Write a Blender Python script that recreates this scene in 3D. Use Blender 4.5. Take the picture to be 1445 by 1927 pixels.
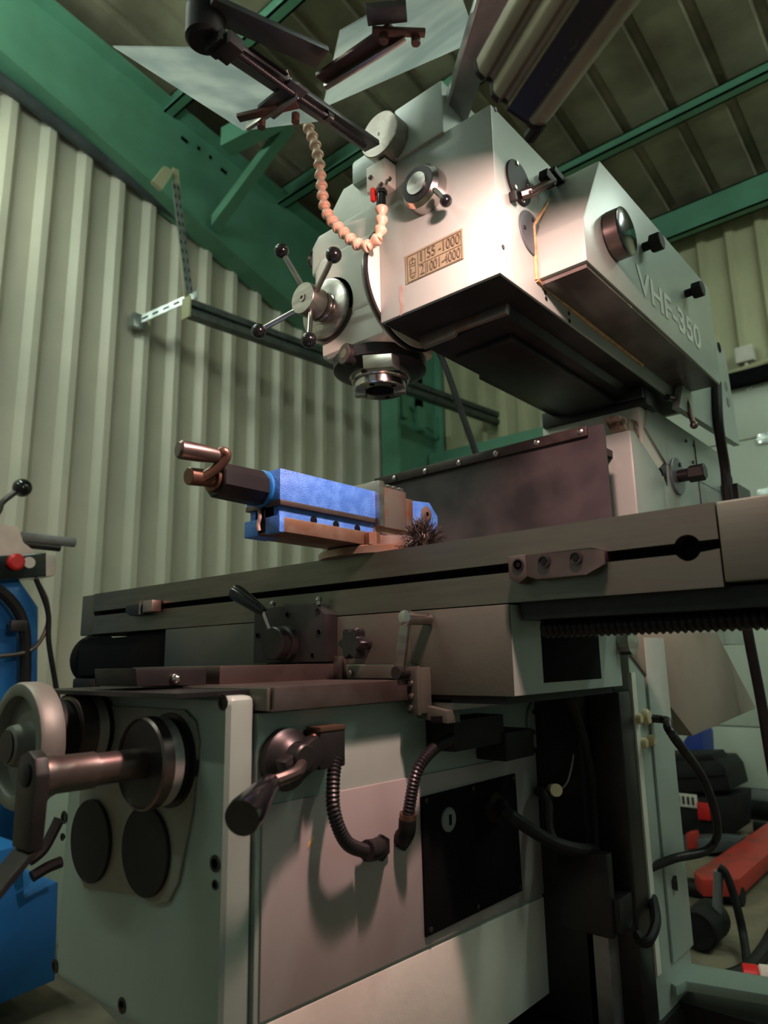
import bpy, bmesh, math, random
from mathutils import Vector, Matrix, noise
random.seed(7)
for o in list(bpy.data.objects): bpy.data.objects.remove(o)
SC = bpy.context.scene; COL = SC.collection
V = Vector
H = 0.85                                   # camera height above the floor (work frame: camera at origin)

# ------------------------------------------------------------------ camera
F, YAW, PIT, ROL = 1330.67, 0.712262584, 0.20534995, -0.0187370261
fw = V((-math.sin(YAW)*math.cos(PIT), math.cos(YAW)*math.cos(PIT), math.sin(PIT)))
r0 = V((math.cos(YAW), math.sin(YAW), 0)); u0 = r0.cross(fw)
rt = r0*math.cos(ROL)+u0*math.sin(ROL); up = -r0*math.sin(ROL)+u0*math.cos(ROL)
cd = bpy.data.cameras.new('camera'); cam = bpy.data.objects.new('camera', cd); COL.objects.link(cam)
cam.matrix_world = Matrix(((rt.x,up.x,-fw.x,0),(rt.y,up.y,-fw.y,0),(rt.z,up.z,-fw.z,0),(0,0,0,1)))
cd.sensor_fit = 'HORIZONTAL'; cd.sensor_width = 36; cd.lens = F/1445*36
cd.clip_start = .02; cd.clip_end = 60
cd.dof.use_dof = True; cd.dof.focus_distance = 1.12; cd.dof.aperture_fstop = 7.0
SC.camera = cam
def ray(px, py): return ((px-722.5)*rt-(py-963.5)*up)/F+fw
def at(px, py, x=None, y=None, z=None, d=None):       # a point of the place seen at a photo position, on a known plane
    q = ray(px, py)
    t = x/q.x if x is not None else y/q.y if y is not None else z/q.z if z is not None else d
    return q*t

# ------------------------------------------------------------------ world, light, exposure
W = bpy.data.worlds.new('world'); SC.world = W; W.use_nodes = True
W.node_tree.nodes['Background'].inputs[0].default_value = (.80, 1.0, .88, 1)
W.node_tree.nodes['Background'].inputs[1].default_value = .14
SC.view_settings.view_transform = 'Standard'; SC.view_settings.look = 'None'
SC.view_settings.exposure = 0.28; SC.view_settings.gamma = 1; SC.view_settings.use_curve_mapping = False
LAMP_POS, LAMP_AIM, LAMP_W = at(1008,42,d=.77), V((-.70, .64, -.25)), 15.0
TUBE_E = 62.0
TUBES = [(-2.3, .20, 2.72, 0), (-2.2, -1.7, 2.72, 0), (1.3, 3.1, 2.55, 0), (1.6, 1.9, 2.62, 0)]

# ------------------------------------------------------------------ materials
def lin(c): return tuple((v/255/12.92 if v/255 <= .04045 else ((v/255+.055)/1.055)**2.4) for v in c)+(1,)
MATS = {}
def mat(name, c, rough=.5, metal=0, c2=None, scale=12, lo=.42, hi=.62, bump=0, bscale=80, stretch=(1,1,1), spec=.5, emit=None, trans=0, coat=0):
    m = bpy.data.materials.new(name); m.use_nodes = True; nt = m.node_tree; b = nt.nodes['Principled BSDF']
    b.inputs['Roughness'].default_value = rough; b.inputs['Metallic'].default_value = metal
    b.inputs['Specular IOR Level'].default_value = spec
    b.inputs['Coat Weight'].default_value = coat
    if trans: b.inputs['Transmission Weight'].default_value = trans
    tc = nt.nodes.new('ShaderNodeTexCoord'); mp = nt.nodes.new('ShaderNodeMapping'); mp.inputs['Scale'].default_value = stretch
    nt.links.new(tc.outputs['Object'], mp.inputs[0])
    n = nt.nodes.new('ShaderNodeTexNoise'); n.inputs['Scale'].default_value = scale; n.inputs['Detail'].default_value = 6
    nt.links.new(mp.outputs[0], n.inputs['Vector'])
    r = nt.nodes.new('ShaderNodeValToRGB'); r.color_ramp.elements[0].position = lo; r.color_ramp.elements[1].position = hi
    c2 = c2 or tuple(max(0, v*.93) for v in c)
    r.color_ramp.elements[0].color = lin(c); r.color_ramp.elements[1].color = lin(c2)
    nt.links.new(n.outputs['Fac'], r.inputs[0]); nt.links.new(r.outputs[0], b.inputs['Base Color'])
    mr = nt.nodes.new('ShaderNodeMapRange'); mr.inputs['To Min'].default_value = max(0, rough-.07); mr.inputs['To Max'].default_value = min(1, rough+.07)
    nt.links.new(n.outputs['Fac'], mr.inputs[0]); nt.links.new(mr.outputs[0], b.inputs['Roughness'])
    if bump:
        n2 = nt.nodes.new('ShaderNodeTexNoise'); n2.inputs['Scale'].default_value = bscale; n2.inputs['Detail'].default_value = 3
        nt.links.new(mp.outputs[0], n2.inputs['Vector'])
        bp = nt.nodes.new('ShaderNodeBump'); bp.inputs['Strength'].default_value = bump; bp.inputs['Distance'].default_value = .004
        nt.links.new(n2.outputs['Fac'], bp.inputs['Height']); nt.links.new(bp.outputs[0], b.inputs['Normal'])
    if emit:
        b.inputs['Emission Color'].default_value = lin(emit[0]); b.inputs['Emission Strength'].default_value = emit[1]
    MATS[name] = m; return m
mat('paint', (152,163,155), .34, c2=(144,154,146), scale=5, bump=.05, bscale=60)
mat('paint_knee', (140,156,146), .36, c2=(130,145,135), scale=4, bump=.06, bscale=50, stretch=(1,1,.4))
mat('panel_paint', (152,148,144), .42, c2=(140,135,131), scale=6, stretch=(1,1,.3))
mat('cast_white', (212,211,199), .45, c2=(202,201,188), scale=8, bump=.10, bscale=70)
mat('steel', (108,108,98), .36, .88, c2=(101,101,92), scale=9, bump=.04, bscale=200, stretch=(1,1,14))
mat('saddle_steel', (76,79,69), .42, .35, c2=(82,82,73), scale=7, bump=.04, bscale=160)
mat('dark_steel', (58,55,54), .40, .7, c2=(44,42,42), scale=12)
mat('brown_steel', (116,104,100), .34, .85, c2=(98,85,80), scale=14)
mat('chrome', (205,200,196), .18, 1, c2=(180,172,168), scale=20)
mat('satin', (176,170,164), .30, 1, c2=(150,142,136), scale=16, stretch=(1,1,6))
mat('wheel_alu', (118,120,112), .5, .4, c2=(104,106,98), scale=10)
mat('dial_silver', (196,194,190), .32, .55, c2=(176,172,168), scale=30)
mat('turned', (168,160,154), .28, 1, c2=(152,142,136), scale=24)
mat('black_steel', (34,32,33), .38, .35, c2=(24,22,24), scale=14)
mat('black_plastic', (14,14,15), .18, c2=(20,20,22), scale=14, coat=.3)
mat('black_rubber', (22,22,22), .6, c2=(30,29,29), scale=20, spec=.25)
mat('hollow_black', (9,9,11), .8, spec=.1)
mat('guard', (64,57,58), .48, c2=(32,28,30), scale=11, lo=.38, hi=.68, metal=.15)
mat('guard_strip', (58,46,44), .42, .4, c2=(40,32,31), scale=30)
mat('vise_blue', (60,110,188), .42, c2=(76,128,204), scale=60, bump=.35, bscale=520)
mat('rust_steel', (146,128,114), .40, .7, c2=(122,92,72), scale=16)
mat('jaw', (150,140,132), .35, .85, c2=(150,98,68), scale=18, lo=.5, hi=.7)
mat('hose_pink', (226,186,160), .42, c2=(205,150,118), scale=30, lo=.5, hi=.75)
mat('pipe_brown', (122,92,78), .35, .8)
mat('red', (205,32,30), .4); mat('white_plastic', (214,208,196), .45)
mat('sealant', (196,160,112), .5, c2=(170,128,80), scale=60)
mat('label_tan', (142,134,106), .42, .2, c2=(134,126,98), scale=20); mat('label_ink', (92,84,70), .5)
mat('letter_white', (196,204,192), .5)
mat('grey_disc', (104,110,114), .35, .4, c2=(88,94,98))
mat('wall_paint', (200,194,174), .48, c2=(186,183,165), scale=1.6, bump=.03)
mat('wall_paint2', (178,176,142), .5, c2=(166,164,132), scale=2.2, bump=.03)
mat('roof_sheet', (150,143,120), .6, .1, c2=(108,101,83), scale=3, lo=.4, hi=.66)
mat('green', (98,152,126), .40, c2=(88,140,114), scale=3, bump=.03)
mat('gutter', (74,80,82), .5, c2=(60,64,66), scale=8)
mat('galv', (176,182,178), .35, .7, c2=(150,156,152), scale=40)
mat('rail', (84,90,86), .40, .5, c2=(66,72,70), scale=20)
mat('concrete', (122,112,92), .8, c2=(92,84,70), scale=5, bump=.3, bscale=40)
mat('door_white', (196,204,188), .5, c2=(184,192,176), scale=2)
mat('skirting', (120,124,124), .6)
mat('shield', (244,248,246), .16, .0, c2=(214,222,222), scale=7, lo=.40, hi=.62, stretch=(1,2.5,1))
_nt = MATS['shield'].node_tree; _tl = _nt.nodes.new('ShaderNodeBsdfTranslucent'); _mx = _nt.nodes.new('ShaderNodeMixShader'); _mx.inputs[0].default_value = .85
_b = _nt.nodes['Principled BSDF']; _nt.links.new(_b.inputs['Base Color'].links[0].from_socket, _tl.inputs[0])
_nt.links.new(_b.outputs[0], _mx.inputs[1]); _nt.links.new(_tl.outputs[0], _mx.inputs[2]); _nt.links.new(_mx.outputs[0], _nt.nodes['Material Output'].inputs[0])
mat('arm', (74,74,76), .42, .4, c2=(92,90,90), scale=24, lo=.45, hi=.7)
mat('arm_brown', (96,70,62), .40, .6, c2=(70,54,50), scale=14)
mat('strap', (150,146,146), .4, .6, c2=(120,116,116), scale=12)
mat('lamp_alu', (168,160,142), .42, .6, c2=(150,142,126), scale=10, stretch=(1,1,1))
mat('lamp_navy', (20,22,36), .30, c2=(14,15,26)); mat('lamp_mark', (62,64,74), .5)
mat('lamp_lens', (255,236,228), .4, emit=((255,214,202), 3.0))
mat('tube', (245,250,245), .4, emit=((236,255,240), TUBE_E)); mat('fixture', (200,204,200), .5)
mat('other_blue', (30,112,178), .40, c2=(26,96,156), scale=4); mat('other_cream', (214,196,184), .5)
mat('jack_red', (176,48,40), .42, c2=(120,60,50), scale=9, lo=.5, hi=.75); mat('blue_bag', (30,56,140), .5)
mat('underside_shade', (96,88,84), .22, c2=(70,62,58), scale=7)  # glossy box paint, darkened to stand for shade on its underside
mat('swarf', (70,62,58), .45, .6); mat('rust', (150,136,126), .6, c2=(134,114,102), scale=60); mat('field_paint', (132,135,124), .42, c2=(112,110,98), scale=6); mat('housing_brown', (138,128,116), .5, c2=(122,112,100), scale=4)
mat('pitted', (160,140,124), .7, c2=(84,62,50), scale=42, lo=.45, hi=.6, bump=.5, bscale=90)
mat('sticker', (196,160,96), .5); mat('cream_plug', (206,190,150), .45)

# ------------------------------------------------------------------ mesh helpers
class M:
    def __init__(s): s.v = []; s.f = []
    def add(s, vs, fs):
        k = len(s.v); s.v += [V(p) for p in vs]; s.f += [tuple(i+k for i in f) for f in fs]; return s
    def _bm(s, bm, b, seg=2):
        bmesh.ops.recalc_face_normals(bm, faces=bm.faces)
        if b: bmesh.ops.bevel(bm, geom=list(bm.edges), offset=b, segments=seg, affect='EDGES', profile=.6, clamp_overlap=True)
        bm.verts.index_update(); s.add([v.co.copy() for v in bm.verts], [[v.index for v in f.verts] for f in bm.faces]); bm.free(); return s
    def prism(s, poly, vec, b=0, seg=2):
        bm = bmesh.new(); vec = V(vec); n = len(poly)
        A = [bm.verts.new(V(p)) for p in poly]; Bv = [bm.verts.new(V(p)+vec) for p in poly]
        bm.faces.new(A); bm.faces.new(Bv[::-1])
        for i in range(n): bm.faces.new((A[i], A[(i+1)%n], Bv[(i+1)%n], Bv[i]))
        return s._bm(bm, b, seg)
    def box(s, x0, x1, y0, y1, z0, z1, b=0, seg=2):
        return s.prism([(x0,y0,z0),(x1,y0,z0),(x1,y1,z0),(x0,y1,z0)], (0,0,z1-z0), b, seg)
    def obox(s, c, ax, ay, az, b=0):            # oriented box: centre and three half vectors
        c, ax, ay, az = V(c), V(ax), V(ay), V(az)
        return s.prism([c-ax-ay-az, c+ax-ay-az, c+ax+ay-az, c-ax+ay-az], az*2, b)
    def lathe(s, p, d, prof, n=28, cap=True, phase=0):
        p = V(p); d = V(d).normalized(); a = d.orthogonal().normalized()
        if abs(d.z) < .9: a = (V((0,0,1))-d*d.z).normalized()
        c = d.cross(a); vs = []; fs = []
        for t, r in prof:
            for i in range(n):
                q = 2*math.pi*(i+phase)/n; vs.append(p+d*t+(a*math.cos(q)+c*math.sin(q))*r)
        for k in range(len(prof)-1):
            for i in range(n): j = (i+1)%n; fs.append((k*n+i, k*n+j, (k+1)*n+j, (k+1)*n+i))
        if cap: fs.append(tuple(range(n-1,-1,-1))); fs.append(tuple((len(prof)-1)*n+i for i in range(n)))
        return s.add(vs, fs)
    def cyl(s, p0, p1, r0, r1=None, n=24, ch=0, phase=0):
        p0, p1 = V(p0), V(p1); L = (p1-p0).length; r1 = r0 if r1 is None else r1
        pr = [(0,r0-ch),(ch,r0),(L-ch,r1),(L,r1-ch)] if ch else [(0,r0),(L,r1)]
        return s.lathe(p0, p1-p0, pr, n, phase=phase)
    def sphere(s, c, r, n=20):
        return s.lathe(V(c)-V((0,0,r)), (0,0,1), [(r-r*math.cos(math.pi*k/12), max(1e-5, r*math.sin(math.pi*k/12))) for k in range(13)], n)
    def tube(s, pts, r, n=10, sub=0):
        pts = [V(p) for p in pts]
        if sub: pts = smooth(pts, sub)
        vs = []; fs = []; a = None
        for k, p in enumerate(pts):
            d = (pts[min(k+1,len(pts)-1)]-pts[max(k-1,0)]).normalized()
            if a is None: a = d.orthogonal().normalized()
            a = (a-d*a.dot(d)).normalized(); c = d.cross(a); rr = r(k, len(pts)) if callable(r) else r
            for i in range(n): q = 2*math.pi*i/n; vs.append(p+(a*math.cos(q)+c*math.sin(q))*rr)
        for k in range(len(pts)-1):
            for i in range(n): j = (i+1)%n; fs.append((k*n+i, k*n+j, (k+1)*n+j, (k+1)*n+i))
        fs.append(tuple(range(n-1,-1,-1))); fs.append(tuple((len(pts)-1)*n+i for i in range(n)))
        return s.add(vs, fs)
    def ribtube(s, pts, r, step=.006, n=10):   # corrugated conduit
        q = resample(smooth([V(p) for p in pts], 12), step/2)
        return s.tube(q, lambda k, N: r if k%2 else r*.84, n)
def smooth(P, k=8):
    out = []
    for i in range(len(P)-1):
        a, b, c, d = P[max(i-1,0)], P[i], P[i+1], P[min(i+2,len(P)-1)]
        for j in range(k):
            t = j/k; out.append(.5*((2*b)+(c-a)*t+(2*a-5*b+4*c-d)*t*t+(3*b-a-3*c+d)*t**3))
    return out+[P[-1]]
def resample(P, step):
    out = [P[0]]; acc = 0
    for i in range(1, len(P)):
        seg = P[i]-P[i-1]; L = seg.length; pos = step-acc
        while pos <= L: out.append(P[i-1]+seg*(pos/L)); pos += step
        acc = L-(pos-step)
    return out
ORG = {}
def root(name, loc, label, cat, group=None):
    o = bpy.data.objects.new(name, None); COL.objects.link(o); o.location = loc; o.empty_display_size = .05; ORG[o] = V(loc)
    o['label'] = label; o['category'] = cat
    if group: o['group'] = group
    return o
def obj(name, m, material, parent=None, label=None, cat=None, group=None, kind=None, ang=35):
    vs = m.v
    if parent is not None: org = ORG[parent]
    else:
        org = V((sum(p.x for p in vs)/len(vs), sum(p.y for p in vs)/len(vs), min(p.z for p in vs)))
    me = bpy.data.meshes.new(name); me.from_pydata([p-org for p in vs], [], m.f); me.update()
    me.polygons.foreach_set('use_smooth', [True]*len(me.polygons)); me.set_sharp_from_angle(angle=math.radians(ang))
    me.materials.append(MATS[material])
    o = bpy.data.objects.new(name, me); COL.objects.link(o); ORG[o] = org
    if parent is not None: o.parent = parent
    else: o.location = org
    for k, v in (('label',label),('category',cat),('group',group),('kind',kind)):
        if v: o[k] = v
    return o
def text(name, s, org, xdir, ydir, size, material, parent, width=None, bold=0, label=None):
    cu = bpy.data.curves.new(name, 'FONT'); cu.body = s; cu.size = 1; cu.extrude = .004; cu.offset = bold
    t = bpy.data.objects.new(name, cu); COL.objects.link(t); bpy.context.view_layer.update()
    me = bpy.data.meshes.new_from_object(t.evaluated_get(bpy.context.evaluated_depsgraph_get())); bpy.data.objects.remove(t)
    xs = [v.co.x for v in me.vertices]; ys = [v.co.y for v in me.vertices]
    w, h = max(xs)-min(xs), max(ys)-min(ys); sy = size/h; sx = (width/w) if width else sy
    xd, yd = V(xdir).normalized(), V(ydir).normalized(); zd = xd.cross(yd).normalized()
    m = M(); m.v = [V(org)+xd*((v.co.x-min(xs))*sx)+yd*((v.co.y-min(ys))*sy)+zd*(v.co.z*.06+.0004) for v in me.vertices]
    m.f = [tuple(p.vertices) for p in me.polygons]; bpy.data.meshes.remove(me)
    return obj(name, m, material, parent, label)
X, Y, Z = V((1,0,0)), V((0,1,0)), V((0,0,1))

# ------------------------------------------------------------------ the room
XW, YW, FL = -3.36, 4.45, -H
def corrugated(axis, a0, a1, pitch, pan, run, crest, depth, start, zb, ztop, basept, outdir):
    m = M(); pts = []; a = start
    while a < a1:
        for da, dd in ((0,0),(pan,0),(pan+run,depth),(pan+run+crest,depth)): pts.append((a+da, dd))
        a += pitch
    pts = [p for p in pts if p[0] >= a0]
    vs = []; fs = []
    for i, (t, d) in enumerate(pts):
        for zz in (zb(t), ztop(t)):
            p = V(basept)+V(axis)*t+V(outdir)*d; p.z = zz; vs.append(p)
    for i in range(len(pts)-1): fs.append((2*i, 2*i+2, 2*i+3, 2*i+1))
    return m.add(vs, fs)
roofz = lambda y: 2.80+.176*(YW-y)
m = M().box(-6, 4, -4, 6, FL-.05, FL); obj('floor', m, 'concrete', kind='structure')
pit = .0575*-XW
m = corrugated(Y, -3, YW, pit, pit*.5, pit*.165, pit*.17, .042, at(76,660,x=XW).y+.004-pit*23, lambda t: FL, lambda t: roofz(t)-.02, (XW,0,0), X)
obj('wall_left', m, 'wall_paint', kind='structure', ang=15)
m = corrugated(X, XW, 4, .17, .095, .022, .031, .034, at(1328,442,y=YW).x-.17*30, lambda t: FL if t < -1.65 else 1.60, lambda t: roofz(YW)-.02, (0,YW,0), -Y)
obj('wall_back', m, 'wall_paint2', kind='structure', ang=15)
# roof sheets: ribs run with the slope
m = M(); a = XW-.1; pts = []
while a < 4:
    for da, dd in ((0,0),(.115,0),(.13,.03),(.165,.03),(.18,0)): pts.append((a+da, dd))
    a += .26
vs = []; fs = []
for t, d in pts:
    for yy in (YW+.05, -4): vs.append((t, yy, roofz(yy)+.02+d))
for i in range(len(pts)-1): fs.append((2*i, 2*i+1, 2*i+3, 2*i+2))
obj('ceiling', m.add(vs, fs), 'roof_sheet', kind='structure', ang=15)
# sectional door below the back wall sheeting
dr = M().box(-1.62, 2.5, YW-.02, YW+.03, FL+.12, 1.56); d1 = obj('door_1', dr, 'door_white', kind='structure')
zseam = [at(1437,825,y=YW).z, at(1437,1368,y=YW).z, at(1437,1090,y=YW).z-.08]
for z0, z1 in zip([FL+.12]+sorted(zseam), sorted(zseam)+[1.56]):
    obj('panel', M().box(-1.61, 2.49, YW-.045, YW-.021, z0+.003, z1-.003, .004), 'door_white', d1)
for px, py in ((1440,824),(1440,930)):
    c = at(px, py, y=YW-.05)
    h = obj('hinge', M().box(c.x-.045, c.x+.045, c.y-.004, c.y+.004, c.z-.035, c.z+.035, .003).box(c.x-.045, c.x+.045, c.y-.009, c.y, c.z-.006, c.z+.006), 'galv', d1)
    for sx in (-.028, .028):
        for sz in (-.02, .02): obj('screw', M().cyl((c.x+sx,c.y-.004,c.z+sz),(c.x+sx,c.y-.009,c.z+sz),.006,n=8), 'chrome', h)
for px, py in ((1407,731),(1414,729),(1426,725),(1433,723)):
    c = at(px, py, y=YW-.05); obj('rivet', M().cyl((c.x,c.y+.004,c.z),(c.x,c.y-.004,c.z),.008,n=8), 'galv', d1)
obj('trim_1', M().box(-1.7, 2.6, YW-.12, YW+.02, 1.54, 1.62), 'hollow_black', kind='structure')
obj('baseboard_back', M().box(-2.4, 2.6, YW-.05, YW+.02, FL, FL+.12, .01), 'skirting', kind='structure')
obj('wall_conduit', M().tube([at(1365,706,y=YW-.1), at(1405,693,y=YW-.1), at(1445,680,y=YW-.1), at(1520,655,y=YW-.1)], .018, 8, 4), 'wall_paint2', label='slim cream conduit running along the wall above the white door', cat='conduit')
jb = root('junction_box', at(1403,690,y=YW-.06), 'small white square junction box on the cream corrugated wall', 'junction box')
c = at(1402, 668, y=YW-.06)
obj('body', M().box(c.x-.05, c.x+.05, c.y-.03, c.y+.03, c.z-.05, c.z+.05, .008), 'white_plastic', jb)
obj('cable_gland', M().cyl((c.x,c.y,c.z-.05),(c.x,c.y,c.z-.085),.012,n=10), 'white_plastic', jb)

# green steel frame
def beam_line(p, q, x):                      # world line through two photo points on the plane x
    a, b = at(*p, x=x), at(*q, x=x); s = (b.z-a.z)/(b.y-a.y); return lambda y: a.z+s*(y-a.y)
xb = XW+.16
lo = beam_line((0,92),(443,478), xb); hi = beam_line((50,0),(623,463), xb)
m = M(); ya, yb = -1.2, 4.2
m.prism([(xb,ya,lo(ya)),(xb,yb,lo(yb)),(xb,yb,hi(yb)+.02),(xb,ya,hi(ya)+.02)], (-.014,0,0))
m.prism([(xb+.012,ya,lo(ya)),(xb+.012,yb,lo(yb)),(xb+.012,yb,lo(yb)-.014),(xb+.012,ya,lo(ya)-.014)], (-.15,0,0))
m.prism([(xb+.085,ya,hi(ya)+.02),(xb+.085,yb,hi(yb)+.02),(xb+.085,yb,hi(yb)+.035),(xb+.085,ya,hi(ya)+.035)], (-.16,0,0))
rafter = obj('trim_2', m, 'green', kind='structure')
for px, py, l in ((347,263,.045),(374,279,.02),(396,296,.02),(421,322,.045)):
    c = at(px, py, x=xb+.002); s = -.2
    obj('bolt_hole', M().obox(c, (.002,0,0), (0,l*.5,l*.5*s), (0,.2*.012,.012), .003), 'hollow_black', rafter)
gl = beam_line((0,150),(438,486), XW+.06)
m = M().tube([(XW+.06,y,gl(y)) for y in (-1.2,.5,2,4.1)], .035, 10)
obj('trim_3', m, 'gutter', kind='structure')
# purlins across the slope
def purlin(y, zlo, h, name):
    m = M().box(XW, 4, y, y+.012, zlo, zlo+h).box(XW, 4, y-.055, y+.012, zlo, zlo+.010).box(XW, 4, y-.055, y-.045, zlo, zlo+.022).box(XW,4,y-.0,y+.07,zlo+h-.01,zlo+h)
    obj(name, m, 'green', kind='structure')
p1 = at(1290,225,y=3.63); purlin(3.63, p1.z, roofz(3.63)-p1.z+.01, 'trim_4')
purlin(2.75, roofz(2.75)-.16, .17, 'trim_5')
purlin(YW-.15, at(1362,418,y=YW-.15).z, .22, 'trim_6')
purlin(1.9, roofz(1.9)-.16, .17, 'trim_7')
# fly brace from rafter up to a purlin
a, b = at(405,432,x=xb+.03), at(548,240,x=-2.7)
d = (b-a).normalized(); s = d.cross(Z).normalized()
m = M().prism([a-s*.035, a+s*.035, a+s*.035+Z*.006, a-s*.035+Z*.006], b-a).prism([a+s*.035, a+s*.041, a+s*.041+Z*.07, a+s*.035+Z*.07], b-a)
obj('trim_8', m, 'green', kind='structure')
a, b = at(425,285,x=-2.98), at(560,215,x=-2.52); s = (b-a).normalized().cross(Z).normalized()
obj('trim_9', M().prism([a-s*.05, a+s*.05, a+s*.05+Z*.12, a-s*.05+Z*.12], b-a), 'green', kind='structure')
# corner column with stepped gusset
cp = root('frame_column', at(752,1000,x=xb), 'green steel corner column with stepped gusset plates behind the milling machine', 'column')
a0, a1 = at(728,740,x=xb), at(757,1000,x=xb)
yc = at(738,860,x=xb).y
obj('flange', M().box(xb-.10, xb+.06, yc, yc+.03, FL, 1.98), 'green', cp)
obj('web', M().box(xb-.03, xb-.015, yc+.03, 4.36, FL, 2.3), 'green', cp)
obj('rear_flange', M().box(xb-.10, xb+.06, 4.36, 4.39, FL, 2.5), 'green', cp)
for k, (px, py) in enumerate(((765,770),(797,795),(830,812),(856,835))):
    c = at(px, py, x=xb+.03); obj('gusset', M().prism([(c.x,c.y-.06,c.z+.12),(c.x,c.y+.05,c.z+.12),(c.x,c.y+.02,c.z-.07),(c.x,c.y-.05,c.z-.07)], (-.06,0,0)), 'green', cp)
hz = M().prism([at(780,640,x=xb),at(880,700,x=xb),at(880,850,x=xb),at(780,790,x=xb)], (-.03,0,0)); obj('haunch_plate', hz, 'green', cp)
a, b = at(865,850,x=xb+.1), at(1120,790,x=-1.7); 
obj('trim_10', M().box(-3.2, -1.66, YW-.2, YW-.1, at(930,838,y=YW-.2).z-.05, at(930,838,y=YW-.2).z+.05), 'green', kind='structure')

# track rail on brackets
RX = -3.0
rl = root('track_rail', at(352,590,x=RX), 'grey steel track rail hung on brackets along the left wall', 'rail')
ra, rb = at(352,580,x=RX), at(1000,812,x=-2.62); d = (rb-ra)
prof = [(-.03,.045),(.03,.045),(.03,.012),(.012,.004),(.012,-.004),(.03,-.012),(.03,-.045),(-.03,-.045)]
obj('track', M().prism([ra+X*px+Z*pz for px, pz in prof], d), 'rail', rl)
obj('end_cap', M().obox(ra-d.normalized()*.004, (.036,0,0), (0,.005,0), (0,0,.06)), 'wall_paint2', rl)
br = root('slotted_bracket', at(352,556,x=RX), 'slotted galvanised hanger bracket with a cream back strap above the rail', 'bracket')
a, b = at(330,345,x=RX), at(356,552,x=RX)
def strut(p, q, w, thick=.004, n=None, nm='strut', par=None, mt='galv'):
    dd = (q-p).normalized(); s = dd.cross(X).normalized(); c = (p+q)/2
    o = obj(nm, M().obox(c, (thick,0,0), s*w, (q-p)/2), mt, par)
    return o
s1 = strut(a, b, .022, nm='channel', par=br)
N = 12
for k in range(N):
    c = a.lerp(b, (k+.5)/N)
    dd = (b-a).normalized(); s = dd.cross(X).normalized()
    for g in (-1, 1): obj('slot', M().obox(c+X*.004+s*.012*g, (.001,0,0), s*.003, dd*.011), 'hollow_black', s1)
strut(at(330,318,x=RX-.02), at(352,560,x=RX-.02), .018, nm='back_strap', par=br, mt='wall_paint2')
c = at(312,332,x=RX)
obj('top_plate', M().prism([at(288,340,x=RX), at(310,312,x=RX), at(328,322,x=RX), at(306,356,x=RX)], (-.03,0,0)), 'wall_paint2', br)
b2 = root('wall_strut', at(255,605,x=XW+.05), 'slotted galvanised strut reaching from the left wall to the rail end', 'bracket')
p, q = at(256,606,x=XW+.045), at(372,553,x=RX-.02); dd = (q-p).normalized(); s = Z
o = obj('strap', M().obox((p+q)/2, dd.cross(Z).normalized()*.003, Z*.022, (q-p)/2), 'galv', b2)
for k in range(5):
    c = p.lerp(q, .15+.17*k); obj('slot', M().obox(c+dd.cross(Z).normalized()*.003, dd.cross(Z).normalized()*.001, Z*.006, dd*.018), 'hollow_black', o)
obj('foot', M().box(p.x-.03, p.x+.03, p.y-.03, p.y+.04, p.z-.04, p.z+.04, .004), 'galv', b2)

# ceiling tubes: the workshop's lighting; the last is added to brighten the machine's side
for i, (x, y, z, rz) in enumerate(TUBES):
    z = min(z, roofz(y)-.12)
    t = root('fluorescent_fitting', (x, y, z), ('white twin tube ceiling fitting '+('near the left wall over the rail','near the left wall behind the photographer','near the back wall over the white door','right of the milling machine, added to brighten its side')[i]), 'ceiling light', 'workshop ceiling tubes')
    obj('housing', M().box(x-.75, x+.75, y-.018, y+.018, z+.03, z+.07, .006), 'fixture', t)
    for s in (-.035, .035): obj('tube', M().cyl((x-.72,y+s,z+.012),(x+.72,y+s,z+.012),.016,n=10), 'tube', t)

# ------------------------------------------------------------------ the milling machine
MM = root('milling_machine', (-.8, 1.2, FL), 'grey-green knee type milling machine with vertical head, marked VHF-350', 'milling machine')
def part(name, m, material, parent=MM, **k): return obj(name, m, material, parent, **k)
XC = -.5                                             # column right side
# base and column
part('base', M().box(-1.15, XC+.01, .95, 1.40, FL, -.56, .02), 'black_steel')
part('base_foot', M().prism([at(a, b, z=-.527) for a, b in ((1205,1812),(1272,1856),(1290,1846),(1445,1872),(1600,1898),(1600,1864),(1300,1812))], (0,0,-.016), .003), 'paint_knee')
part('base_bracket', M().box(XC-.02,-.10,1.30,1.42,FL,-.562), 'black_steel')
def xz(poly, x, w, b=0): return M().prism([(x,y,z) for y, z in poly], (-w,0,0), b)
colm = part('column', M().box(-1.12, XC, 1.218, 1.38, FL+.1, .10, .006), 'paint')
part('column_shoulder', xz([(1.325,.02),(1.325,.434),(1.348,.436),(1.477,.376),(1.49,.36),(1.49,.02)], XC, .60, .006), 'paint')
part('column_head', xz([(1.516,.400),(1.409,.457),(1.434,.512),(2.0,.512),(2.0,.400)], XC, .24).add([], []), 'paint')
part('column_side', xz([(1.485,.02),(1.485,.368),(1.516,.402),(2.0,.402),(2.0,.02)], XC, .24), 'paint')
part('column_neck', M().box(-.73, XC-.005, 1.40, 2.0, .38, .515, .006), 'cast_white')
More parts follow.
